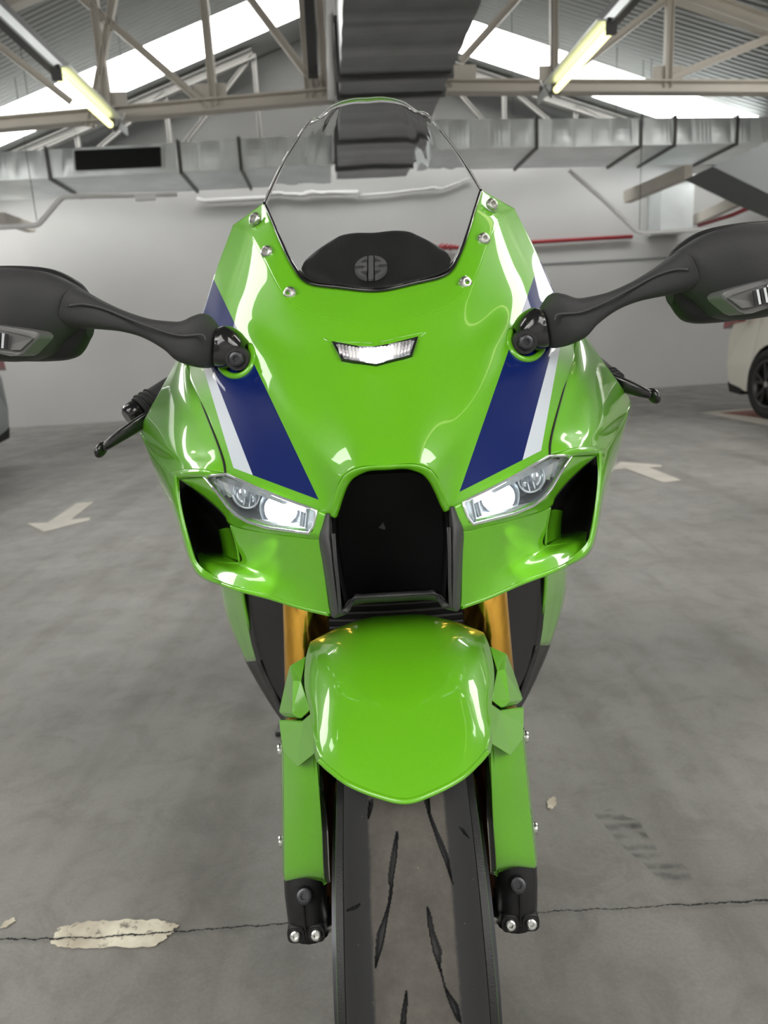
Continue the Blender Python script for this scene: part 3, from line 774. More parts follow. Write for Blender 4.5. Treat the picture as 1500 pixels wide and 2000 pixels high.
# chin panel below the headlight, rising into the duct as its floor
CH = [
 [(624, 1053, -.046), (570, 1048, -.022), (512, 1040, .010), (476, 1033, .036), (451, 1026, .050)],
 [(630, 1100, -.046), (575, 1093, -.020), (520, 1082, .014), (485, 1075, .038), (461, 1064, .056)],
 [(636, 1145, -.044), (580, 1134, -.020), (525, 1118, .010), (485, 1108, .038), (467, 1099, .060)],
 [(641, 1182, -.042), (582, 1165, -.022), (520, 1145, .002), (455, 1118, .042), (389, 1096, .110)],
 [(645, 1200, -.040), (590, 1187, -.026), (525, 1167, -.006), (462, 1151, .020), (416, 1127, .060)],
]
both('chin_panel', LL(CH), GREEN, M, 8, 8, .004, .0015)
# rolled lower edge of the chin
for s in (-1, 1):
    pts = [L(*p) for p in [(644, 1199, -.038), (590, 1186, -.024), (525, 1166, -.004), (462, 1150, .022), (432, 1140, .046)]]
    tube('chin_edge', spline([Vector((p.x*s, p.y, p.z)) for p in pts], 6), .0025, GREEN, M, seg=8)
# inner duct walls
DWL = [
 [(450, 1026, .052), (436, 1004, .064), (401, 972, .088), (352, 936, .110)],
 [(446, 1040, .100), (432, 1016, .110), (400, 984, .130), (356, 945, .150)],
 [(436, 1050, .200), (424, 1030, .210), (398, 1000, .220), (362, 965, .230)],
]
both('duct_roof', LL(DWL), BLACKG, M, 5, 5, .002, face=(.15, .1, .6))
DWR = [
 [(450, 1026, .052), (461, 1064, .058), (467, 1099, .062)],
 [(444, 1030, .085), (452, 1062, .090), (456, 1094, .094)],
 [(425, 1035, .150), (430, 1058, .150), (434, 1085, .150)],
]
both('duct_inner_wall', LL(DWR), GREEN, M, 6, 6, .002, face=(.30, .1, .66))
FLR = [
 [(467, 1099, .062), (430, 1099, .085), (389, 1097, .110)],
 [(450, 1090, .110), (420, 1088, .120), (386, 1086, .135)],
 [(434, 1080, .170), (410, 1078, .175), (382, 1075, .180)],
]
both('duct_floor', LL(FLR), GREEN, M, 6, 6, .002, face=(.25, .1, .9))
BK = [[(338, 932, .17), (400, 930, .20), (470, 1000, .20)], [(351, 1020, .16), (405, 1030, .20), (475, 1050, .20)], [(384, 1100, .14), (425, 1118, .16), (480, 1130, .16)]]
both('duct_mouth', LL(BK), DARK, M, 3, 3, .003)

# ---- headlights
HL = [(399, 931), (416, 928), (442, 926), (470, 938), (495, 949), (553, 973), (606, 992), (618, 997), (613, 1026), (604, 1041), (570, 1037), (520, 1030), (484, 1019), (462, 1006), (445, 990), (425, 963)]
def hY(x): return .060+(-.046-.060)*((x-399)/(618-399))**.85
for s in (-1, 1):
    def S(x, y, Y):
        v = L(x, y, Y); return Vector((v.x*s, v.y, v.z))
    hl = raw('headlight', *(lambda pts: (pts+[p+Vector((0, .05, 0)) for p in pts], [(i, i+1 if i+1 < len(pts) else 0, (i+1) % len(pts)+len(pts), i+len(pts)) for i in range(len(pts))]))([S(x, y, hY(x)+.004) for x, y in HL]), REFL, M)
    fixn(hl)
    back = [S(x, y, hY(x)+.05) for x, y in HL]; cb = sum(back, Vector())/len(back)
    raw('reflector_housing', back+[cb+Vector((0, .01, 0))], [(i, (i+1) % len(back), len(back)) for i in range(len(back))], REFL, hl)
    # clear cover, slightly crowned
    fr = [S(x, y, hY(x)-.001) for x, y in HL]; cf = sum(fr, Vector())/len(fr)+Vector((0, -.010, 0))
    inner = [p.lerp(cf, .35)+Vector((0, -.004, 0)) for p in fr]; n = len(fr)
    vs = fr+inner+[cf]
    fs = [(i, (i+1) % n, (i+1) % n+n, i+n) for i in range(n)]+[(i+n, (i+1) % n+n, 2*n) for i in range(n)]
    nl = (vs[1]-vs[0]).cross(vs[n]-vs[0])
    if nl.dot(CAM-vs[0]) < 0: fs = [f[::-1] for f in fs]
    o = raw('headlight_lens', vs, fs, LENS, hl, True); o['label'] = 'clear headlight cover'
    tube('lens_rim', [p+Vector((0, -.001, 0)) for p in fr]+[fr[0]+Vector((0, -.001, 0))], .0014, CHROME, hl, seg=6)
    # round high-beam reflector (unlit) with its bulb shield
    c = S(481, 965, .036); R_ = .0138
    d = Vector((.25*s, -1, 0)).normalized(); a, b_ = frame(d)
    def bowl(name, c, r, depth, mt, par, d=d, a=a, b_=b_, seg=28, rings=6):
        vs = []; fs = []
        for i in range(rings+1):
            t = i/rings; rr = r*math.cos(t*math.pi/2*.92); z = -depth*math.sin(t*math.pi/2)
            for k in range(seg): q = 2*math.pi*k/seg; vs.append(c+(a*math.cos(q)+b_*math.sin(q))*rr+d*z)
        for i in range(rings):
            for k in range(seg): fs.append((i*seg+k, i*seg+(k+1) % seg, (i+1)*seg+(k+1) % seg, (i+1)*seg+k))
        fs.append(tuple(range(rings*seg, (rings+1)*seg)))
        return raw(name, vs, fs, mt, par, True)
    bowl('high_beam_reflector', c, R_, .014, CHROME, hl)
    tube('bowl_rim', [c+(a*math.cos(q)+b_*math.sin(q))*R_ for q in [2*math.pi*k/28 for k in range(29)]], .0012, REFL, hl, seg=6)
    beam('bowl_vane', c+a*.002+b_*.011-d*.004, c+a*.004-b_*.004-d*.002, .005, .002, REFL, hl)
    tube('bulb_shield', [c+b_*.012, c+d*.002+b_*.006, c+d*.003-b_*.002], [.003, .004, .003], REFL, hl, seg=10)
    for kk in range(5): beam('reflector_flute', c+a*(-.012+.006*kk)-b_*.014-d*.004, c+a*(-.012+.006*kk)-b_*.003-d*.011, .0012, .002, REFL, hl)
    # lit low-beam projector
    c2 = S(548, 996, hY(548)+.022); r2 = .0150
    bowl('low_beam_reflector', c2, .021, .020, CHROME, hl)
    tube('projector', [c2+Vector((0, .010, 0)), c2+Vector((0, .002, 0))], r2, CHROME, hl, seg=28)
    led = loft('low_beam_led', [(c2+Vector((0, .002, 0)), Vector((.0150, 0, 0)), Vector((0, 0, .0125)), 2.4), (c2+Vector((0, -.004, 0)), Vector((.0120, 0, 0)), Vector((0, 0, .0100)), 2.4), (c2+Vector((0, -.006, 0)), Vector((.004, 0, 0)), Vector((0, 0, .0035)), 2.2)], LED, hl)
    led['label'] = 'lit white low beam'
    # the low beam spills through the lower edge of the lens onto the chin
    for nm, (ax_, ay_, aY), (bx_, by_, bY), e_, ang in (('low_beam_spill', (552, 1036, -.040), (520, 1074, .010), .045, 17), ('low_beam_spill', (530, 1040, -.030), (484, 1108, .035), .045, 11), ('low_beam_spill', (540, 1036, -.035), (500, 1130, .01), .03, 34)):
        ld = bpy.data.lights.new(nm, 'SPOT'); ld.energy = e_*6; ld.spot_size = math.radians(ang); ld.spot_blend = .8; ld.shadow_soft_size = .002; ld.color = (1, 1, .72)
        lo = bpy.data.objects.new(nm, ld); C.objects.link(lo); lo.parent = hl; a0, b0 = S(ax_, ay_, aY-.012), S(bx_, by_, bY)
        lo.location = a0; lo.rotation_euler = (b0-a0).to_track_quat('-Z', 'Y').to_euler()
    # stepped reflector ribs between the two lamps and at the inner end
    for kk in range(4):
        x = 590+kk*5.5; beam('reflector_rib', S(x+4, 990+kk*2.2, hY(x)+.012), S(x, 1028+kk*1.6, hY(x)+.010), .0018, .006, CHROME if kk % 2 else REFL, hl)
    for kk in range(4):
        x = 424+kk*9; beam('reflector_rib', S(x, 936+kk*1, hY(x)+.018), S(x+12, 962+kk*4, hY(x)+.018), .002, .008, REFL if kk % 2 else CHROME, hl)
    beam('reflector_ledge', S(430, 931, hY(430)+.012), S(600, 994, hY(600)+.010), .004, .006, CHROME, hl)
    beam('reflector_ledge', S(490, 1015, hY(490)+.012), S(600, 1034, hY(600)+.010), .004, .005, CHROME, hl)

# ---- central ram-air intake
IN_ = []
both('intake_side_bar', LL([
 [(636, 1003, -.050), (640, 1003, -.054), (644, 1003, -.052), (647, 1003, -.030), (650, 1003, .04)],
 [(630, 1025, -.050), (636, 1025, -.056), (645, 1026, -.054), (649, 1026, -.030), (652, 1026, .04)],
 [(623, 1053, -.050), (632, 1053, -.060), (645, 1050, -.060), (650, 1050, -.034), (655, 1050, .04)],
 [(629, 1095, -.048), (638, 1095, -.060), (650, 1090, -.062), (656, 1090, -.036), (660, 1090, .04)],
 [(638, 1150, -.044), (647, 1150, -.058), (656, 1145, -.060), (662, 1145, -.036), (668, 1145, .04)],
 [(646, 1199, -.040), (652, 1203, -.050), (662, 1196, -.056), (668, 1190, -.034), (676, 1180, .04)],
 [(650, 1203, -.036), (658, 1205, -.040), (668, 1203, -.042), (677, 1193, -.030), (684, 1182, .03)],
]), GREYP, M, 6, 6, .003, .001)
both('intake_bar_ridge', LL([
 [(649, 1042, -.060), (651, 1042, -.063), (654, 1042, -.060)],
 [(652, 1095, -.062), (655, 1095, -.066), (658, 1095, -.062)],
 [(658, 1150, -.060), (661, 1150, -.064), (664, 1150, -.060)],
 [(661, 1196, -.056), (664, 1198, -.059), (667, 1196, -.055)],
]), GREYP, M, 4, 6, .002)
ib = full(LL([
 [(757, 1157, -.012), (710, 1160, -.012), (692, 1161, -.014), (678, 1190, -.030)],
 [(757, 1162, -.022), (710, 1165, -.022), (690, 1168, -.024), (672, 1196, -.040)],
 [(757, 1172, -.018), (710, 1175, -.018), (686, 1182, -.020), (669, 1202, -.038)],
 [(757, 1176, .010), (710, 1179, .010), (686, 1186, .010), (671, 1203, -.010)],
]))
gridmesh('intake_sill', smoothgrid(ib, 8, 5), GREYP, M, .003)
ic = full(LL([
 [(757, 915, -.030), (700, 920, -.030), (668, 945, -.030), (652, 1003, -.030), (655, 1050, -.025), (664, 1120, -.02), (684, 1180, -.01)],
 [(757, 940, .060), (705, 945, .060), (682, 965, .060), (672, 1010, .060), (674, 1050, .060), (680, 1110, .06), (695, 1150, .05)],
]))
for r in ic:
    pass
# throat: closed dark tunnel behind the mouth
mouth = [(757, 912), (700, 916), (668, 938), (656, 970), (650, 1005), (652, 1060), (664, 1130), (674, 1180), (700, 1168), (757, 1166)]
ringf = [L(x, y, -.028) for x, y in mouth]; ringb = [L(757+(x-757)*.9, 1040+(y-1040)*.9, .10) for x, y in mouth]
def closed(rg): return rg+[Vector((-p.x, p.y, p.z)) for p in rg[::-1]]
a, b_ = closed(ringf), closed(ringb); n = len(a)
a[0].x = a[-1].x = b_[0].x = b_[-1].x = 0; a[n//2-1].x = .0001; 
vs = a+b_+[sum(b_, Vector())/n]
fs = [(i, (i+1) % n, (i+1) % n+n, i+n) for i in range(n)]+[(i+n, (i+1) % n+n, 2*n) for i in range(n)]
raw('intake_throat', vs, fs, DARK, M, False)
# tiny badge deep in the throat
prism('intake_badge', [P(740, 1030, .04), P(748, 1020, .04), P(753, 1030, .04), P(751, 1034, .04)], Vector((0, -.002, 0)), DSTEEL, M)

# ---- windscreen
WS = [
 [(737, 567, .136), (665, 561, .146), (601, 551, .161), (573, 520, .181), (548, 470, .211), (531, 430, .241), (516, 397, .267)],
 [(733, 490, .186), (683, 488, .189), (634, 480, .206), (602, 458, .232), (572, 425, .254), (549, 390, .270), (534, 356, .286)],
 [(729, 410, .236), (683, 408, .239), (636, 402, .256), (607, 385, .276), (584, 360, .290), (569, 335, .299), (556, 312, .306)],
 [(724, 330, .282), (681, 328, .285), (637, 322, .299), (613, 310, .314), (599, 298, .322), (588, 285, .327), (580, 273, .331)],
 [(720, 255, .326), (684, 254, .329), (650, 251, .339), (632, 246, .349), (620, 242, .354), (611, 238, .357), (605, 236, .359)],
 [(715, 193, .362), (692, 194, .362), (670, 199, .363), (655, 205, .364), (643, 212, .365), (632, 221, .366), (622, 230, .367)],
]
ws = gridmesh('windscreen', smoothgrid(full(LL(WS)), 8, 8), SCREEN, M, .0035); ws['label'] = 'clear double-bubble windscreen'
wsg = smoothgrid(full(LL(WS)), 8, 8)
edge = [r[0] for r in wsg] + wsg[-1][1:-1] + [r[-1] for r in wsg[::-1]]
tube('screen_edge', edge, .0016, SCREEN, M, seg=8)
# dark sealing edge where the screen meets the cowl
rim = [p+Vector((0, .001, 0)) for p in wsg[0]]
tube('screen_gasket', rim, .0018, BLACKG, M, seg=6)
# ---- black inner panel behind the screen
DP = [
 [(737, 569, .150), (690, 567, .155), (645, 560, .165), (605, 553, .180), (590, 523, .205)],
 [(734, 535, .190), (690, 532, .193), (650, 524, .200), (615, 517, .210), (596, 512, .222)],
 [(730, 495, .230), (690, 493, .233), (655, 488, .240), (628, 488, .246), (612, 497, .248)],
 [(727, 457, .265), (695, 457, .266), (667, 462, .268), (648, 472, .268), (632, 482, .266)],
]
dpl = gridmesh('screen_inner_panel', smoothgrid(full(LL(DP)), 8, 8), BLACKP, M, .003)
# emblem: oval ring, upright bar, two hooked arms on each side
ec = P(725, 530, .1895)
ex = Vector((1, 0, 0)); n_ = (P(725, 500, .226)-P(725, 560, .155)).normalized(); ez = n_
en = ez.cross(ex)*1.0
if en.dot(CAM-ec) < 0: en = -en
sx = (P(757, 530, .19)-P(694, 530, .19)).length/2; sz = (P(727, 508, .215)-P(723, 552, .163)).length/2
def E(u, v, h=0): return ec+ex*(u*sx)+ez*(v*sz)+en*(h)
em = bpy.data.objects.new('emblem', None); C.objects.link(em); em.parent = M; em['label'] = 'grey metal emblem, oval ring with a centre bar'
EMB = mat('emblem_metal', (.42, .42, .42), .3, .8)
def eplate(poly): prism('emblem_piece', [E(u, v, .0045) for u, v in poly], -en*.004, EMB, em, bevel=.0006)
eplate([(-.16, -1), (.16, -1), (.16, 1), (-.16, 1)])
def arc(r, a0, a1, n=8): return [(r*math.cos(math.radians(a0+(a1-a0)*k/n)), r*math.sin(math.radians(a0+(a1-a0)*k/n))) for k in range(n+1)]
for s in (-1, 1):
    for t in (-1, 1):
        up_ = [(u, v) for u, v in arc(1, 5, 76)] + [(u, v) for u, v in arc(.76, 70, 35)]
        poly = [(s*u, t*v) for u, v in up_] + [(s*.58, t*.38), (s*.24, t*.38), (s*.24, t*0.02), (s*.46, t*.02), (s*.46, t*.13), (s*.98, t*.13)]
        eplate(poly if s*t > 0 else poly[::-1])

# ---- position light
PLT = [(650, 671), (700, 681), (730, 682), (760, 677), (816, 662), (805, 697), (790, 702), (735, 716), (690, 710), (668, 706)]
lt_ = bpy.data.objects.new('position_light', None); C.objects.link(lt_); lt_.parent = M
pts = [OC(x, y, .0035) for x, y in PLT]; cpx = (735, 693)
inn = [OC(x+(cpx[0]-x)*.07, y+(cpx[1]-y)*.16, .0025) for x, y in PLT]
n = len(pts); nb = (OC(735, 693, .01)-OC(735, 693, 0)).normalized()
vs = pts+inn+[p-nb*.010 for p in inn]+[p-nb*.012 for p in pts]
fs = [(i, (i+1) % n, (i+1) % n+n, i+n) for i in range(n)]+[(i+n, (i+1) % n+n, (i+1) % n+2*n, i+2*n) for i in range(n)]+[(i, i+3*n, (i+1) % n+3*n, (i+1) % n) for i in range(n)]
fixn(raw('lamp_frame', vs, fs, BLACKG, lt_))
raw('lamp_back', [p-nb*-.0004 for p in [OC(x+(cpx[0]-x)*.08, y+(cpx[1]-y)*.18, .0012) for x, y in PLT]], [tuple(range(n))], REFL, lt_)
def edge_y(x, pts_):
    for (x0, y0), (x1, y1) in zip(pts_, pts_[1:]):
        if x0 <= x <= x1: return y0+(y1-y0)*(x-x0)/(x1-x0)
NR = 21
for k in range(NR):
    u = (k+.5)/NR; x = 660+u*(804-660)
    yt = edge_y(x, PLT[:5])+4.5
    yb = edge_y(x, [(640, 680), (652, 690), (668, 704), (690, 709), (735, 714), (790, 700), (806, 694), (830, 660)])-3
    p, q = OC(x, yt, .003), OC(x+(735-x)*.06, yb, .003)
    hot = abs(x-733) < 52; LM = LED2 if abs(x-733) < 17 else LED3 if abs(x-733) < 34 else LED4
    o = tube('lit_led' if hot else 'lens_rib', [p, q], .0016, LM if hot else RIB, lt_, seg=8)
    if hot: o['label'] = 'lit white led'
for br in ([(634, 661), (642, 667), (655, 668), (700, 669), (728, 671)], [(743, 669), (780, 659), (818, 651), (830, 650), (822, 659)]):
    tube('light_brow', [OC(x, y, -.0002) for x, y in br], .0012, GREEN, M, seg=6)

# ---- screen screws
for x, y, Y in ((567, 574, .160), (522, 493, .215), (499, 428, .262)):
    for s in (-1, 1):
        q = L(x, y, Y-.006); q.x *= s; d = Vector((s*.45, -1, .35))
        bolt('screen_screw', q, d, .0072, .005, STEEL, M)
        q2 = q-d.normalized()*.0012; bolt('screw_washer', q2, d, .0098, .0018, LENS, M, .2)

# ---- mirrors
def mirror(s):
    def S(x, y, Y):
        v = L(x, y, Y); return Vector((v.x*s, v.y, v.z))
    r = bpy.data.objects.new('mirror', None); C.objects.link(r); r.parent = M; r.location = (0, 0, 0)
    def st(x0, yt, x1, yb, Y, dh, e):
        t, b__ = S(x0, yt, Y), S(x1, yb, Y); return ((t+b__)/2, Vector((0, dh, 0)), (t-b__)/2, e)
    arm = [st(430, 643, 424, 716, .125, .020, 3), st(405, 614, 405, 719, .118, .026, 3), st(384, 616, 382, 716, .110, .026, 3.2), st(358, 627, 350, 705, .102, .022, 3.2),
           st(328, 627, 325, 684, .094, .018, 3), st(290, 622, 285, 661, .086, .015, 3), st(245, 608, 245, 649, .076, .015, 3), st(200, 588, 203, 644, .068, .018, 3), st(160, 566, 150, 641, .062, .024, 2.8), st(152, 563, 130, 637, .060, .026, 2.8)]
    softloft('mirror_arm', arm, 6, MIRP, r)
    # crease along the arm
    tube('arm_crease', spline([S(x, y, Y) for x, y, Y in ((402, 665, .088), (393, 654, .086), (350, 655, .078), (300, 641, .070), (250, 622, .062), (200, 602, .052), (160, 594, .042), (134, 597, .036))], 6), .0012, GREYP, r, seg=6)
    hs = [st(160, 566, 152, 640, .064, .020, 2.4), st(146, 556, 120, 668, .062, .030, 2.4), st(125, 545, 100, 690, .060, .036, 2.6), st(97, 533, 78, 700, .056, .042, 2.7), st(60, 527, 50, 706, .050, .048, 2.8),
          st(10, 526, 8, 706, .044, .052, 2.8), st(-40, 530, -38, 698, .042, .050, 2.7), st(-90, 545, -84, 684, .044, .042, 2.6), st(-122, 572, -114, 662, .048, .030, 2.4), st(-136, 600, -130, 640, .052, .012, 2.2)]
    softloft('mirror_housing', hs, 6, MIRP, r)
    # rear rim and glass
    rim_ = [st(176, 576, 176, 660, .085, .012, 2.6), st(150, 548, 150, 697, .088, .018, 2.8), st(95, 524, 95, 706, .088, .024, 3), st(0, 520, 0, 703, .086, .024, 3), st(-90, 535, -90, 688, .086, .022, 2.8), st(-136, 580, -136, 650, .086, .014, 2.4)]
    softloft('mirror_rim', rim_, 6, BLACKP, r)
    gl = [S(x, y, .110) for x, y in ((150, 590), (135, 568), (90, 548), (0, 544), (-80, 556), (-115, 590), (-115, 640), (-80, 668), (0, 680), (90, 682), (130, 676), (148, 650))]
    prism('mirror_glass', gl, Vector((0, .002, 0)), CHROME, r)
    # folding base and its socket bolt
    bs = [st(462, 650, 452, 724, .135, .014, 2.6), st(447, 636, 441, 722, .128, .022, 3), st(432, 640, 430, 716, .124, .024, 3)]
    softloft('mirror_base', [st(483, 672, 476, 702, .120, .014, 2.2), st(478, 660, 468, 716, .122, .022, 2.4), st(464, 645, 452, 722, .124, .028, 2.6), st(445, 636, 438, 720, .124, .028, 2.8), st(428, 640, 424, 715, .122, .024, 3)], 5, BLACKG, r)
    c = S(463, 701, .094); d = Vector((s*.25*-1, -1, .0))
    tube('bolt_well', [c+Vector((0, .012, 0)), c+Vector((0, -.002, 0))], [.0125, .0115], BLACKP, r, seg=24)
    bolt('mirror_bolt', c+Vector((0, -.003, 0)), Vector((0, -1, 0)), .0078, .004, DSTEEL, r)
    # turn signal
    sg = [(-110, 640), (-60, 612), (0, 634), (68, 646), (76, 653), (72, 664), (44, 693), (25, 697), (0, 692), (-60, 676)]
    sg = [(-95, 622), (0, 635), (70, 647), (77, 654), (74, 662), (46, 691), (36, 696), (20, 696), (0, 692), (-95, 672)]
    def sy(x): return -.012+.010*abs((x-20)/90)**1.5
    pts = [S(x, y, sy(x)+.002) for x, y in sg]
    ts = bpy.data.objects.new('turn_signal', None); C.objects.link(ts)
    o = prism('turn_signal', pts, Vector((0, .03, 0)), mat_signal, r, bevel=.002); bpy.data.objects.remove(ts)
    o['label'] = 'clear turn signal lens set in the mirror housing'
    sb = [(-90, 632), (0, 645), (52, 655), (66, 661), (40, 685), (20, 684), (0, 680), (-90, 664)]
    prism('signal_window', [S(x, y, sy(x)-.0005) for x, y in sb], Vector((0, .003, 0)), REFLD, o, bevel=.0008)
    for k in range(5): beam('signal_flute', S(14-k*7, 652-k*1.0, sy(10)-.002), S(12-k*7, 681-k*1.0, sy(10)-.002), .0011, .002, CHROME if k % 2 else BLACKG, o)
    c = S(-38, 655, sy(-20)-.001)
    for rr in (.012, .008, .0045): tube('signal_ring', [c+Vector((math.cos(q)*rr, -.002-(.012-rr)*.2, math.sin(q)*rr)) for q in [2*math.pi*k/24 for k in range(25)]], .0011, CHROME, o, seg=6)
mat_signal = mat('signal_lens', (.11, .11, .11), .35, .0)
def thin_glass():
    nt = LENS.node_tree; nt.nodes.clear(); N = nt.nodes.new
    o = N('ShaderNodeOutputMaterial'); mx = N('ShaderNodeMixShader'); t = N('ShaderNodeBsdfTransparent'); g = N('ShaderNodeBsdfGlossy'); f = N('ShaderNodeFresnel')
    g.inputs['Roughness'].default_value = .02; f.inputs[0].default_value = 1.5; t.inputs[0].default_value = (.95, .96, .97, 1)
    nt.links.new(f.outputs[0], mx.inputs[0]); nt.links.new(t.outputs[0], mx.inputs[1]); nt.links.new(g.outputs[0], mx.inputs[2]); nt.links.new(mx.outputs[0], o.inputs[0])
thin_glass()
REFLD = mat('signal_reflector', (.07, .07, .07), .5, .0)
mirror(-1); mirror(1)
# raised green boss round each mirror foot
pts = [OC(460+34*math.cos(q), 697+38*math.sin(q), .000) for q in [math.radians(-35+k*8) for k in range(24)]]
pts = [p for p in pts if p]
for s in (-1, 1): tube('mirror_boss', [Vector((abs(p.x)*s, p.y, p.z)) for p in pts], .0035, GREEN, M, seg=10)

# ---- handlebars: grips, bar ends, levers
for s in (-1, 1):
    def S(x, y, Y):
        v = L(x, y, Y); return Vector((v.x*s, v.y, v.z))
    PS = S if s < 0 else (lambda x, y, Y: P(x, y, Y))
    g0, g1 = (S(252, 812, .335), S(330, 762, .375)) if s < 0 else (P(1214, 764, .345), P(1165, 722, .385)); g2 = g1+(g1-g0)*.8
    tube('handlebar_grip', [g0.lerp(g1, .25), g1, g2], .0165, RUBBER, M, seg=20)
    for k in range(3):
        q = g0.lerp(g1, .32+k*.12); tube('grip_ring', [q, q.lerp(g1, .06)], .0185, RUBBER, M, seg=20)
    tube('bar_end', [g0.lerp(g1, -.06), g0, g0.lerp(g1, .20), g0.lerp(g1, .25)], [.010, .0145, .0155, .012], BLACKG, M, seg=20)
    # lever: flat forged blade ending in a ball
    if s < 0: l0 = S(198, 878, .262); l1 = S(232, 853, .270); l2 = S(275, 826, .285); l3 = S(330, 792, .315)
    else: l0 = P(1276, 773, .262); l1 = P(1240, 760, .270); l2 = P(1195, 743, .285); l3 = P(1140, 716, .315)
    d = (l3-l0).normalized()
    pts_ = spline([l0.lerp(l1, .2), l1, l2, l3], 5)
    lv = loft('control_lever', [(p, Vector((0, .008, 0)), Vector((0, 0, .0058+.0035*math.sin(min(1, i/8)*1.4))), 2.6) for i, p in enumerate(pts_)], BLACKG, M)
    sph = []; 
    loft('lever_ball', [(l0+d*(.0095*math.cos(math.pi*i/8)*-1), Vector((0, max(.0005, .0095*math.sin(math.pi*i/8)), 0)), Vector((0, 0, max(.0005, .0095*math.sin(math.pi*i/8)))), 2) for i in range(9)], BLACKG, lv, seg=16)

# ---- lower side fairings and dark inner bodywork
LF = [
 [(470, 1090, .26), (440, 1095, .34), (424, 1090, .42), (424, 1080, .62)],
 [(474, 1160, .27), (452, 1165, .33), (432, 1155, .42), (430, 1130, .62)],
 [(486, 1225, .28), (466, 1225, .34), (446, 1215, .42), (440, 1190, .62)],
 [(502, 1290, .29), (488, 1292, .34), (478, 1288, .40), (468, 1250, .62)],
]
both('lower_fairing', LL(LF), GREEN, M, 6, 6, .003, face=(.9, -.3, .5))
LB = [
 [(506, 1292, .28), (490, 1293, .34), (478, 1289, .40), (468, 1252, .62)],
 [(530, 1340, .28), (520, 1345, .33), (505, 1338, .39), (495, 1290, .60)],
 [(556, 1402, .27), (553, 1405, .31), (545, 1398, .36), (530, 1340, .58)],
 [(580, 1450, .26), (585, 1450, .30), (590, 1440, .36), (580, 1390, .58)],
]
both('belly_fairing', LL(LB), BLACKP, M, 5, 5, .003, face=(.9, -.3, .5))
IP = [
 [(600, 1080, .22), (540, 1085, .25), (470, 1080, .265)],
 [(600, 1180, .24), (545, 1180, .26), (474, 1160, .275)],
 [(610, 1290, .26), (560, 1290, .27), (500, 1290, .285)],
 [(625, 1400, .26), (590, 1400, .265), (553, 1402, .28)],
 [(640, 1480, .26), (610, 1470, .265), (580, 1452, .27)],
]
both('fairing_inner_panel', LL(IP), BLACKG, M, 4, 4, .002)
# radiator with horizontal fins, curved
rad = bpy.data.objects.new('radiator', None); C.objects.link(rad); rad.parent = M
rc = [[Vector((x, .262+.9*x*x, z)) for x in (-.165, -.11, -.055, 0, .055, .11, .165)] for z in (.30, .42, .54, .66)]
gridmesh('radiator_core', smoothgrid(rc, 4, 3), DARK, rad, .02)
for k in range(34):
    z = .31+k*.0105
    tube('radiator_fin', spline([Vector((x, .258+.9*x*x, z)) for x in (-.165, -.08, 0, .08, .165)], 4), .0022, GREYP, rad, seg=5)

# ---- front fork
for s in (-1, 1):
    def S(x, y, Y):
        v = L(x, y, Y); return Vector((v.x*s, v.y, v.z))
    XF = .1045
    def fk(z): return Vector((XF*s, .022+(z-.30)*.445, z))
    tube('upper_fork_tube', [fk(.475), fk(.78)], .0268, GOLD, M, seg=36)
    tube('fork_seal', [fk(.468), fk(.482)], .0285, BLACKP, M, seg=36)
    tube('lower_fork_leg', [fk(.30), fk(.40), fk(.468)], [.024, .026, .0275], BRONZE, M, seg=36)
    tube('fork_collar', [fk(.425), fk(.44)], .0305, BRONZE, M, seg=36)
    # axle clamp with pinch bolts
    ax = Vector((.1085*s, -.006, .340))
    cl = loft('axle_clamp', [(ax+Vector((0, .004, -.044)), Vector((.0170, 0, 0)), Vector((0, .016, 0)), 3.5), (ax+Vector((0, .002, -.038)), Vector((.0200, 0, 0)), Vector((0, .020, 0)), 3.5),
              (ax+Vector((0, 0, -.018)), Vector((.0205, 0, 0)), Vector((0, .024, 0)), 3), (ax+Vector((0, .002, .006)), Vector((.0215, 0, 0)), Vector((0, .025, 0)), 2.8),
              (ax+Vector((0, .006, .022)), Vector((.0215, 0, 0)), Vector((0, .024, 0)), 2.6), (ax+Vector((0, .014, .060)), Vector((.020, 0, 0)), Vector((0, .022, 0)), 2.4)], BLACKP, M)
    tube('clamp_foot', [ax+Vector((0, .012, -.02)), Vector((ax.x, .0, .285))], [.022, .020], BLACKP, cl)
    bolt('clamp_socket_bolt', ax+Vector((-.002*s, -.0235, .016)), Vector((0, -1, .55)), .0085, .003, DSTEEL, cl)
    box('clamp_slot', ax+Vector((0, -.0235, -.012)), .0018, .004, .036, DARK, cl)
    for dx in (-.0105, .0105):
        bs_ = ax+Vector((dx, -.018, -.030)); loft('pinch_lug', [(bs_+Vector((0, .008, 0)), Vector((.0090, 0, 0)), Vector((0, 0, .0100)), 3), (bs_+Vector((0, -.006, .0)), Vector((.0085, 0, 0)), Vector((0, 0, .0095)), 3)], BLACKP, cl)
        bolt('pinch_bolt', bs_+Vector((0, -.006, 0)), Vector((0, -1, .45)), .0058, .004, STEEL, cl, .5)

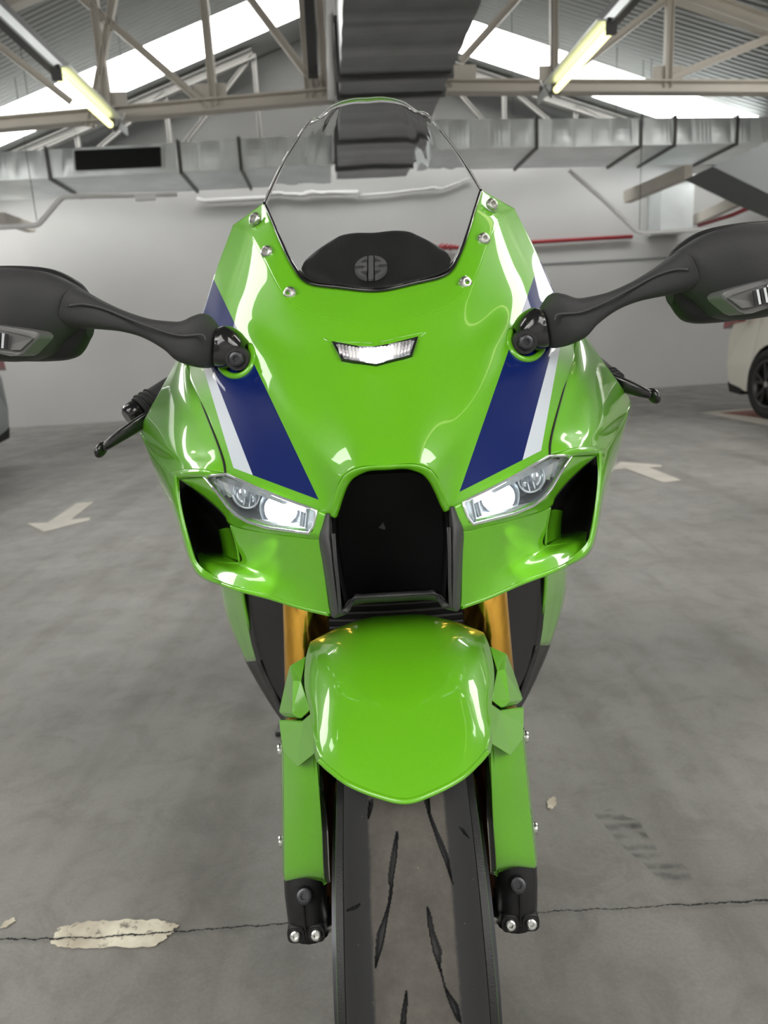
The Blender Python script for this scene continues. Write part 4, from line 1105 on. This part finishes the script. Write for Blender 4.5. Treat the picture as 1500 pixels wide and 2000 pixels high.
# ---- fender
FD = [
 [(775, 1206, .085), (725, 1209, .085), (676, 1224, .085), (632, 1243, .085), (607, 1260, .085)],
 [(775, 1204, .030), (725, 1208, .030), (677, 1221, .034), (632, 1240, .040), (605, 1255, .045)],
 [(779, 1270, -.046), (718, 1270, -.042), (655, 1273, -.030), (616, 1278, -.010), (596, 1290, .010)],
 [(784, 1350, -.100), (720, 1348, -.096), (655, 1342, -.084), (612, 1340, -.060), (594, 1338, -.036)],
 [(788, 1430, -.138), (722, 1425, -.133), (658, 1412, -.122), (620, 1400, -.102), (604, 1388, -.078)],
 [(793, 1500, -.165), (727, 1492, -.160), (667, 1473, -.150), (630, 1455, -.134), (612, 1440, -.118)],
 [(797, 1568, -.188), (735, 1556, -.182), (682, 1534, -.172), (646, 1508, -.158), (624, 1488, -.146)],
]
fender = gridmesh('front_fender', smoothgrid(full(LL(FD)), 8, 8), GREEN, M, .0035, bevel=.001)
fe = [r_ for r_ in smoothgrid(full(LL(FD)), 8, 8)[-1]]
tube('fender_edge', [p+Vector((0, .002, .0)) for p in fe], .0022, GREEN, M, seg=8)
def poly3(name, pts, faces, mt, bevel=.0015):
    for s in (-1, 1):
        vs = []
        for x, y, Y in pts:
            v = L(x, y, Y); vs.append(Vector((v.x*s, v.y, v.z)))
        fixn(raw(name, vs, faces, mt, M, bevel=bevel, seg=2))
# upper winglet of the fender
poly3('fender_upper_lug',
 [(566, 1300, .020), (598, 1281, .020), (590, 1331, -.018), (572, 1329, -.012), (606, 1387, -.062), (569, 1392, -.040), (545, 1391, .000), (556, 1340, .020), (588, 1404, -.055), (556, 1400, -.010),
  (600, 1300, .06), (566, 1310, .06), (556, 1370, .05), (600, 1400, .03)],
 [(0, 1, 2, 3), (3, 2, 4, 5), (0, 3, 5, 6, 7), (5, 4, 8), (6, 5, 8, 9), (0, 11, 10, 1), (0, 7, 12, 11), (7, 6, 12), (6, 9, 13, 12), (9, 8, 13), (8, 4, 13), (1, 10, 4, 2), (4, 10, 13), (10, 11, 12, 13)], GREEN)
# lower cheek of the fender over the fork guard
poly3('fender_lower_lug',
 [(545, 1406, -.020), (590, 1408, -.062), (613, 1388, -.085), (626, 1488, -.140), (619, 1490, -.125), (614, 1473, -.108), (581, 1499, -.080), (554, 1470, -.045), (549, 1440, -.030),
  (556, 1402, .02), (606, 1400, .0), (626, 1480, -.06), (585, 1490, -.03), (556, 1465, .0)],
 [(0, 1, 5, 6, 7, 8), (1, 2, 3, 4, 5), (0, 9, 10, 1), (1, 10, 2), (0, 8, 7, 13, 9), (7, 6, 12, 13), (6, 5, 4, 11, 12), (4, 3, 11), (3, 2, 10, 11), (9, 13, 12, 11, 10)], GREEN)
# fork guards
FG = [
 [(556, 1440, .035), (548, 1448, -.010), (553, 1452, -.036), (557, 1453, -.042), (588, 1462, -.062), (614, 1472, -.074), (619, 1476, -.070), (628, 1478, -.02)],
 [(558, 1520, .035), (549, 1530, -.010), (554, 1532, -.036), (558, 1533, -.042), (590, 1535, -.064), (619, 1537, -.074), (624, 1538, -.068), (634, 1540, -.02)],
 [(560, 1600, .035), (550, 1610, -.010), (555, 1613, -.036), (559, 1614, -.042), (594, 1612, -.062), (625, 1610, -.070), (629, 1611, -.064), (640, 1612, -.02)],
 [(562, 1690, .035), (551, 1700, -.008), (556, 1710, -.034), (560, 1711, -.040), (597, 1703, -.058), (629, 1702, -.064), (633, 1703, -.058), (644, 1708, -.02)],
 [(566, 1700, .035), (553, 1712, -.002), (558, 1717, -.026), (566, 1719, -.030), (600, 1716, -.040), (634, 1724, -.046), (638, 1726, -.042), (646, 1722, -.015)],
]
both('fork_guard', LL(FG), GREEN, M, 4, 5, .003, .001)
for s in (-1, 1):
    for x, y, Y in ((549, 1643, .0), (547, 1465, .0)):
        v = L(x+2, y, Y); bolt('guard_screw', Vector((v.x*s, v.y, v.z)), Vector((s, -.2, 0)), .0062, .004, STEEL, M)

# ---- front wheel
wh = bpy.data.objects.new('front_wheel', None); C.objects.link(wh); wh.parent = M
AX = Vector((0, 0, .300)); RR = .300; TW = .0515
def prof(u):      # u in -1..1 across the section: returns (x, r)
    a = abs(u); sg_ = 1 if u >= 0 else -1
    if a <= .72:
        x = TW*math.sin(a/.72*math.radians(80)); r = RR-.052*(1-math.cos(a/.72*math.radians(80)))
    else:
        t = (a-.72)/.28; x0 = TW*math.sin(math.radians(80)); r0 = RR-.052*(1-math.cos(math.radians(80)))
        x = x0+.0015*math.sin(t*math.pi)-.011*t; r = r0+(.218-r0)*t
    return x*sg_, r
# tread grooves, traced on the tyre: (lateral, angle) polygons found by meeting the tyre surface
def tyre_hit(px, py):
    r = ray(px, py).normalized(); t = .3
    for k in range(4000):
        p = CAM+r*t; q = p-AX; rad_ = math.hypot(q.y, q.z); x = abs(p.x)
        if x < TW:
            al = math.asin(min(1, x/TW)); rs = RR-.052*(1-math.cos(al))
            if rad_ < rs: return (p.x, math.degrees(math.atan2(q.z, -q.y)))
        t += .0003
    return None
Z = lambda l: [(500+x/2.679, 1540+y/2.679) for x, y in l]
GR = [Z([(738, 208), (742, 260), (735, 360), (716, 480), (712, 545), (690, 660), (668, 800), (624, 945), (622, 900), (632, 765), (660, 700), (690, 610), (700, 520), (692, 465), (706, 360)]),
      Z([(860, -20), (905, 40), (912, 130), (945, 210), (990, 310), (1010, 360), (1032, 500), (1018, 470), (985, 370), (962, 315), (930, 220), (900, 130)]),
      Z([(890, 603), (915, 660), (935, 760), (970, 850), (966, 930), (990, 1040), (1060, 1140), (1078, 1230), (1050, 1210), (1000, 1090), (965, 960), (930, 860), (905, 740)]),
      Z([(787, 1052), (794, 1100), (785, 1180), (782, 1240), (755, 1240), (765, 1160)]),
      Z([(1062, 200), (1085, 212), (1138, 262), (1142, 275), (1120, 265), (1085, 235)]),
      Z([(470, 640), (510, 618), (545, 604), (530, 628), (500, 642)]),
      Z([(1135, 965), (1180, 958), (1215, 955), (1215, 966), (1170, 972)]),
      Z([(590, 60), (610, 55), (612, 90), (600, 130), (588, 162), (584, 140)])]
GP = []
for g in GR:
    pp = [tyre_hit(*q) for q in g]; pp = [p for p in pp if p]
    if len(pp) > 3: GP.append(pp)
PER = 42.0
def inpoly(x, y, poly):
    c = False; j = len(poly)-1
    for i in range(len(poly)):
        if ((poly[i][1] > y) != (poly[j][1] > y)) and x < (poly[j][0]-poly[i][0])*(y-poly[i][1])/(poly[j][1]-poly[i][1]+1e-12)+poly[i][0]: c = not c
        j = i
    return c
angs = []; a_ = 0.0
while a_ < 360: angs.append(a_); a_ += .13 if 8 < a_ < 62 else 1.5
NU = 260; us = [-1+2*k/NU for k in range(NU+1)]; pr = [prof(u) for u in us]
bbs = [(min(p[0] for p in g), max(p[0] for p in g), min(p[1] for p in g), max(p[1] for p in g)) for g in GP]
vs = []; ing = []
for a_ in angs:
    ca, sa = math.cos(math.radians(a_)), math.sin(math.radians(a_))
    for k, (x, r) in enumerate(pr):
        hit = False
        for g, bb in zip(GP, bbs):
            for sh in ((0,) if 5 < a_ < 65 else (PER*round((a_-35)/PER),)):
                if bb[0] <= x <= bb[1] and bb[2] <= a_-sh <= bb[3] and inpoly(x, a_-sh, g): hit = True
        rr = r-.0035 if hit else r
        ing.append(hit); vs.append(AX+Vector((x, -ca*rr, sa*rr)))
na, nu_ = len(angs), NU+1; fs = []; mi = []
for i in range(na):
    for k in range(NU):
        f = (i*nu_+k, ((i+1) % na)*nu_+k, ((i+1) % na)*nu_+k+1, i*nu_+k+1); fs.append(f); mi.append(1 if any(ing[v] for v in f) else 0)
ty = fixn(raw('tyre', vs, fs, [TYRE, DARK], wh, True)); ty.data.polygons.foreach_set('material_index', mi)
# rim: flanges, barrel, green pin-stripe, spokes, hub
def revolve(name, prof_, mt, par, seg=96, ctr=AX):
    vs = []; n = len(prof_)
    for i in range(seg):
        t = 2*math.pi*i/seg
        for x, r in prof_: vs.append(ctr+Vector((x, -math.cos(t)*r, math.sin(t)*r)))
    fs = [(i*n+k, i*n+(k+1) % n, ((i+1) % seg)*n+(k+1) % n, ((i+1) % seg)*n+k) for i in range(seg) for k in range(n)]
    o = fixn(raw(name, vs, fs, mt, par, True)); md = o.modifiers.new('es', 'EDGE_SPLIT'); md.split_angle = math.radians(35); return o
for s in (-1, 1):
    revolve('rim_flange', [(s*.040, .222), (s*.054, .227), (s*.060, .225), (s*.060, .214), (s*.054, .205), (s*.040, .205)], BLACKP, wh)
    revolve('rim_stripe', [(s*.0601, .2150), (s*.0606, .2150), (s*.0606, .2200), (s*.0601, .2200)], GREEN, wh)
revolve('rim_barrel', [(-.044, .206), (.044, .206), (.044, .200), (-.044, .200)], BLACKG, wh)
tube('hub', [AX+Vector((-.06, 0, 0)), AX+Vector((.06, 0, 0))], .034, BLACKG, wh, seg=32)
for k in range(6):
    t = 2*math.pi*k/6+.3; d = Vector((0, -math.cos(t), math.sin(t)))
    beam('wheel_spoke', AX+d*.03, AX+d*.203, .036, .016, BLACKG, wh, bevel=.004, hint=Vector((1, 0, 0)))
tube('axle', [AX+Vector((-.125, 0, 0)), AX+Vector((.125, 0, 0))], .0125, STEEL, wh, seg=24)
for s in (-1, 1):
    x = .0665*s
    revolve('brake_disc', [(x-.0025, .165), (x+.0025, .165), (x+.0025, .128), (x-.0025, .128)], DISC, wh, 128)
    revolve('disc_carrier', [(x-.002, .127), (x+.002, .127), (x+.002, .034), (x-.002, .034)], BLACKP, wh, 64)
    # radial caliper
    cp = AX+Vector((x+.004*s, .128, .075)); 
    cal = loft('brake_caliper', [(cp+Vector((0, -.03, .05)), Vector((.030, 0, 0)), Vector((0, .012, .012)), 4), (cp+Vector((0, -.01, .02)), Vector((.034, 0, 0)), Vector((0, .026, .018)), 4), (cp+Vector((0, .005, -.03)), Vector((.034, 0, 0)), Vector((0, .026, .012)), 4), (cp+Vector((0, .012, -.055)), Vector((.030, 0, 0)), Vector((0, .016, .006)), 4)], BLACKG, M)

# ---- the rest of the machine behind the nose
def lft(name, sts, mt, n=5, par=M): return softloft(name, [(Vector((0, y, z)), Vector((hw, 0, 0)), Vector((0, 0, hh)), e_) for y, z, hw, hh, e_ in sts], n, mt, par)
lft('engine_block', [(.34, .46, .16, .12, 4), (.42, .46, .20, .20, 4), (.75, .46, .20, .20, 4), (.88, .44, .15, .16, 4)], BLACKP, 3)
lft('fuel_tank', [(.56, .80, .10, .06, 2.4), (.62, .83, .15, .09, 2.6), (.75, .84, .17, .11, 2.6), (.90, .82, .14, .09, 2.4), (.98, .79, .09, .05, 2.4)], GREEN)
lft('rider_seat', [(.96, .80, .09, .03, 3), (1.05, .80, .14, .035, 3), (1.18, .82, .14, .035, 3), (1.28, .86, .09, .03, 3)], RUBBER)
lft('tail_cowl', [(1.22, .84, .10, .05, 2.6), (1.30, .89, .11, .06, 2.6), (1.42, .95, .08, .045, 2.6), (1.54, 1.0, .03, .02, 2.4)], GREEN)
lft('steering_head', [(.30, .80, .09, .03, 3), (.40, .79, .14, .04, 3), (.52, .78, .12, .05, 3), (.62, .76, .1, .05, 3)], BLACKP, 3)
for s in (-1, 1):
    sgm = [[Vector((x*s, y, z)) for (x, y, z) in r] for r in [
        [(.235, .60, .66), (.235, .75, .62), (.22, .90, .58), (.19, 1.02, .56)],
        [(.235, .60, .50), (.23, .75, .46), (.21, .90, .42), (.19, .98, .42)],
        [(.185, .60, .36), (.18, .75, .32), (.17, .88, .30), (.16, .95, .31)],
        [(.10, .60, .22), (.10, .75, .20), (.10, .88, .20), (.10, .93, .22)]]]
    gridmesh('side_fairing', smoothgrid(sgm, 5, 5), GREEN, M, .003, Vector((s*3, .7, .5)))
    beam('swingarm', Vector((.12*s, .88, .40)), Vector((.12*s, 1.46, .32)), .035, .09, BLACKG, M, bevel=.01)
    tube('footpeg', [Vector((.13*s, 1.0, .40)), Vector((.23*s, 1.02, .41))], .012, STEEL, M)
beam('frame_spar', Vector((0, .95, .70)), Vector((0, 1.25, .84)), .14, .06, BLACKP, M, bevel=.01)
rw = bpy.data.objects.new('rear_wheel', None); C.objects.link(rw); rw.parent = M
RA = Vector((0, 1.46, .325))
revolve('rear_tyre', [(.095*math.sin(math.radians(a_)), .325-.075*(1-math.cos(math.radians(a_)))) for a_ in range(-84, 85, 12)]+[(.075, .22), (-.075, .22)], RUBBER, rw, 96, RA)
revolve('rear_rim', [(-.075, .222), (.075, .222), (.075, .205), (.02, .19), (-.02, .19), (-.075, .205)], BLACKG, rw, 64, RA)
tube('rear_hub', [RA+Vector((-.10, 0, 0)), RA+Vector((.10, 0, 0))], .045, BLACKG, rw, seg=24)
for k in range(5):
    t = 2*math.pi*k/5; d = Vector((0, -math.cos(t), math.sin(t))); beam('rear_spoke', RA+d*.03, RA+d*.2, .04, .03, BLACKG, rw, bevel=.005, hint=Vector((1, 0, 0)))
tube('exhaust', [Vector((.10, .70, .22)), Vector((.12, .95, .24)), Vector((.17, 1.10, .34)), Vector((.20, 1.35, .46))], [.03, .045, .055, .05], DISC, M, seg=24)
# side stand holding the machine up
tube('side_stand', [Vector((-.14, .88, .26)), Vector((-.27, .92, .012))], .011, BLACKG, M, seg=12)
box('stand_foot', (-.275, .92, .006), .05, .06, .012, BLACKG, M, bevel=.003)

# ================================================================== THE CARS
def car(side_s, x_side, d_rear, paint, label, rear_far=True):
    """car parked along the hall; its near flank lies in the plane x = x_side; side_s = +1 when the body extends to +x"""
    wdt = 1.82; Lc = 4.35
    def pt(l, z, u=0): return W(x_side+side_s*u*wdt, d_rear-l, z)     # l from the rear, u across
    root = thing('parked_car', label, 'car', W(x_side+side_s*wdt/2, d_rear-Lc/2, 0))
    out = [(.06, .30), (0, .50), (.02, .80), (.10, .92), (.16, 1.02), (.42, 1.42), (.80, 1.53), (1.9, 1.55), (2.5, 1.44), (3.15, 1.02), (3.9, .90), (4.25, .74), (4.35, .50), (4.30, .28)]
    def arch_(c, n=12): return [(c+.385*math.cos(math.radians(a)), .33+.385*math.sin(math.radians(a))) for a in [180*k/n for k in range(n+1)]]
    prof_ = out + [(3.60+.39, .22)] + arch_(3.60) + [(3.60-.39, .20), (.80+.39, .20)] + arch_(.80) + [(.80-.39, .24)]
    vs = []; fs = []; nn = len(prof_); us_ = (0, .03, .10, .90, .97, 1)
    for u in us_:
        for l, z in prof_:
            e_ = .0
            if z > .98: uu = u+( .5-u)*min(1, (z-.98)/.57)*.26
            else: uu = u
            ll = l
            if u in (0, 1):
                cx = 2.1; ll = l+(cx-l)*.045; zz = z-.02*(z > .5)
            elif u in (.03, .97): ll = l+(2.1-l)*.018; zz = z
            else: zz = z
            vs.append(pt(ll, zz, uu))
    for i in range(len(us_)-1):
        for k in range(nn): fs.append((i*nn+k, i*nn+(k+1) % nn, (i+1)*nn+(k+1) % nn, (i+1)*nn+k))
    fs += [tuple(range(nn)), tuple(range((len(us_)-1)*nn, len(us_)*nn))[::-1]]
    attach(fixn(raw('body', vs, fs, paint, bevel=.012)), root)
    def glass(nm, la, za, lb, zb, mt, ua, ub):
        q = [pt(la, za, ua), pt(la, za, 1-ua), pt(lb, zb, 1-ub), pt(lb, zb, ub)]; nn_ = (q[1]-q[0]).cross(q[3]-q[0]).normalized(); nn_ *= math.copysign(1, nn_.z)
        attach(prism(nm, [v+nn_*.008 for v in q], -nn_*.02, mt), root)
    glass('windscreen', 3.12, 1.045, 2.53, 1.425, CARGL, .07, .15); glass('rear_window', .17, 1.045, .41, 1.40, CARGL, .07, .15)
    for ua in (.07, .73): attach(prism('car_headlight', [pt(4.28, .70, ua), pt(4.28, .70, ua+.2), pt(4.22, .80, ua+.2), pt(4.22, .80, ua)], -RD*.06, REFL), root)
    for u, sg_ in ((0, -1), (1, 1)):
        w0 = [(.40, 1.04), (.62, 1.40), (.95, 1.46), (1.5, 1.48), (1.5, 1.04)]; w1 = [(1.58, 1.04), (1.58, 1.48), (2.3, 1.42), (2.95, 1.06)]
        for wn in (w0, w1):
            pp = []
            for l, z in wn: uu = u+(.5-u)*min(1, (z-.98)/.57)*.26; pp.append(pt(l, z, uu)+RX*side_s*sg_*.006)
            attach(prism('side_window', pp, RX*side_s*-sg_*.02, CARGL), root)
        tl_ = [(.06, .98), (.04, .86), (.30, .92), (.34, 1.0), (.18, 1.04)]
        attach(prism('tail_light', [pt(l-.02, z, u)+RX*side_s*sg_*.008 for l, z in tl_], RX*side_s*-sg_*.12, TAIL), root)
        sk = [(.19, .23), (.15, .33), (.20, .31), (.40, .27), (.40, .21)]
        attach(prism('bumper_skirt', [pt(l, z, u)+RX*side_s*sg_*.006 for l, z in sk], RX*side_s*-sg_*.10, RUBBER), root)
        for l in (.80, 3.60):
            c = pt(l, .33, u)-RX*side_s*sg_*(.01)
            ax_ = RX*side_s*sg_
            # tyre, rim with five forked spokes
            def ring(r0, r1, w0_, w1_, mt, nm, par, seg=40):
                vs = []; pr_ = [(r0, w0_), (r1*.97, w0_), (r1, w0_-.02), (r1, w1_), (r0, w1_)]; n5 = len(pr_)
                for i in range(seg):
                    t = 2*math.pi*i/seg
                    for r, o_ in pr_: vs.append(c+RD*math.cos(t)*r+Vector((0, 0, 1))*math.sin(t)*r+ax_*o_)
                fs = [(i*n5+k, i*n5+(k+1) % n5, ((i+1) % seg)*n5+(k+1) % n5, ((i+1) % seg)*n5+k) for i in range(seg) for k in range(n5)]
                return fixn(raw(nm, vs, fs, mt, None, True))
            tw = attach(ring(.225, .325, .0, -.20, RUBBER, 'car_tyre', root), root)
            attach(ring(.205, .232, .006, -.10, ALLOY, 'alloy_rim', root), root)
            cover = [c+RD*math.cos(t)*.21+Vector((0, 0, 1))*math.sin(t)*.21-ax_*.08 for t in [2*math.pi*k/24 for k in range(24)]]
            attach(prism('wheel_well', cover, -ax_*.05, DARK), root)
            for k in range(5):
                t = 2*math.pi*k/5+.3
                for dt in (-.22, .22):
                    d1 = RD*math.cos(t)+Vector((0, 0, 1))*math.sin(t); d2 = RD*math.cos(t+dt)+Vector((0, 0, 1))*math.sin(t+dt)
                    attach(beam('wheel_spoke', c+d1*.03, c+d2*.215-ax_*.01, .024, .02, ALLOY, hint=ax_), root)
            attach(tube('hub_cap', [c-ax_*.03, c+ax_*.008], .03, STEEL, seg=16), root)
            arch2 = [pt(l+.39*math.cos(a), .33+.39*math.sin(a), u)-RX*side_s*sg_*.06 for a in [math.pi*k/14 for k in range(15)]]
            attach(prism('wheel_arch_liner', arch2, -RX*side_s*sg_*.25, DARK), root)
    return root
car(1, 4.05, 7.38, CARW, 'cream white car parked at the right edge on the red bay')
car(-1, -3.12, 7.25, CARG, 'grey car barely visible at the left edge')
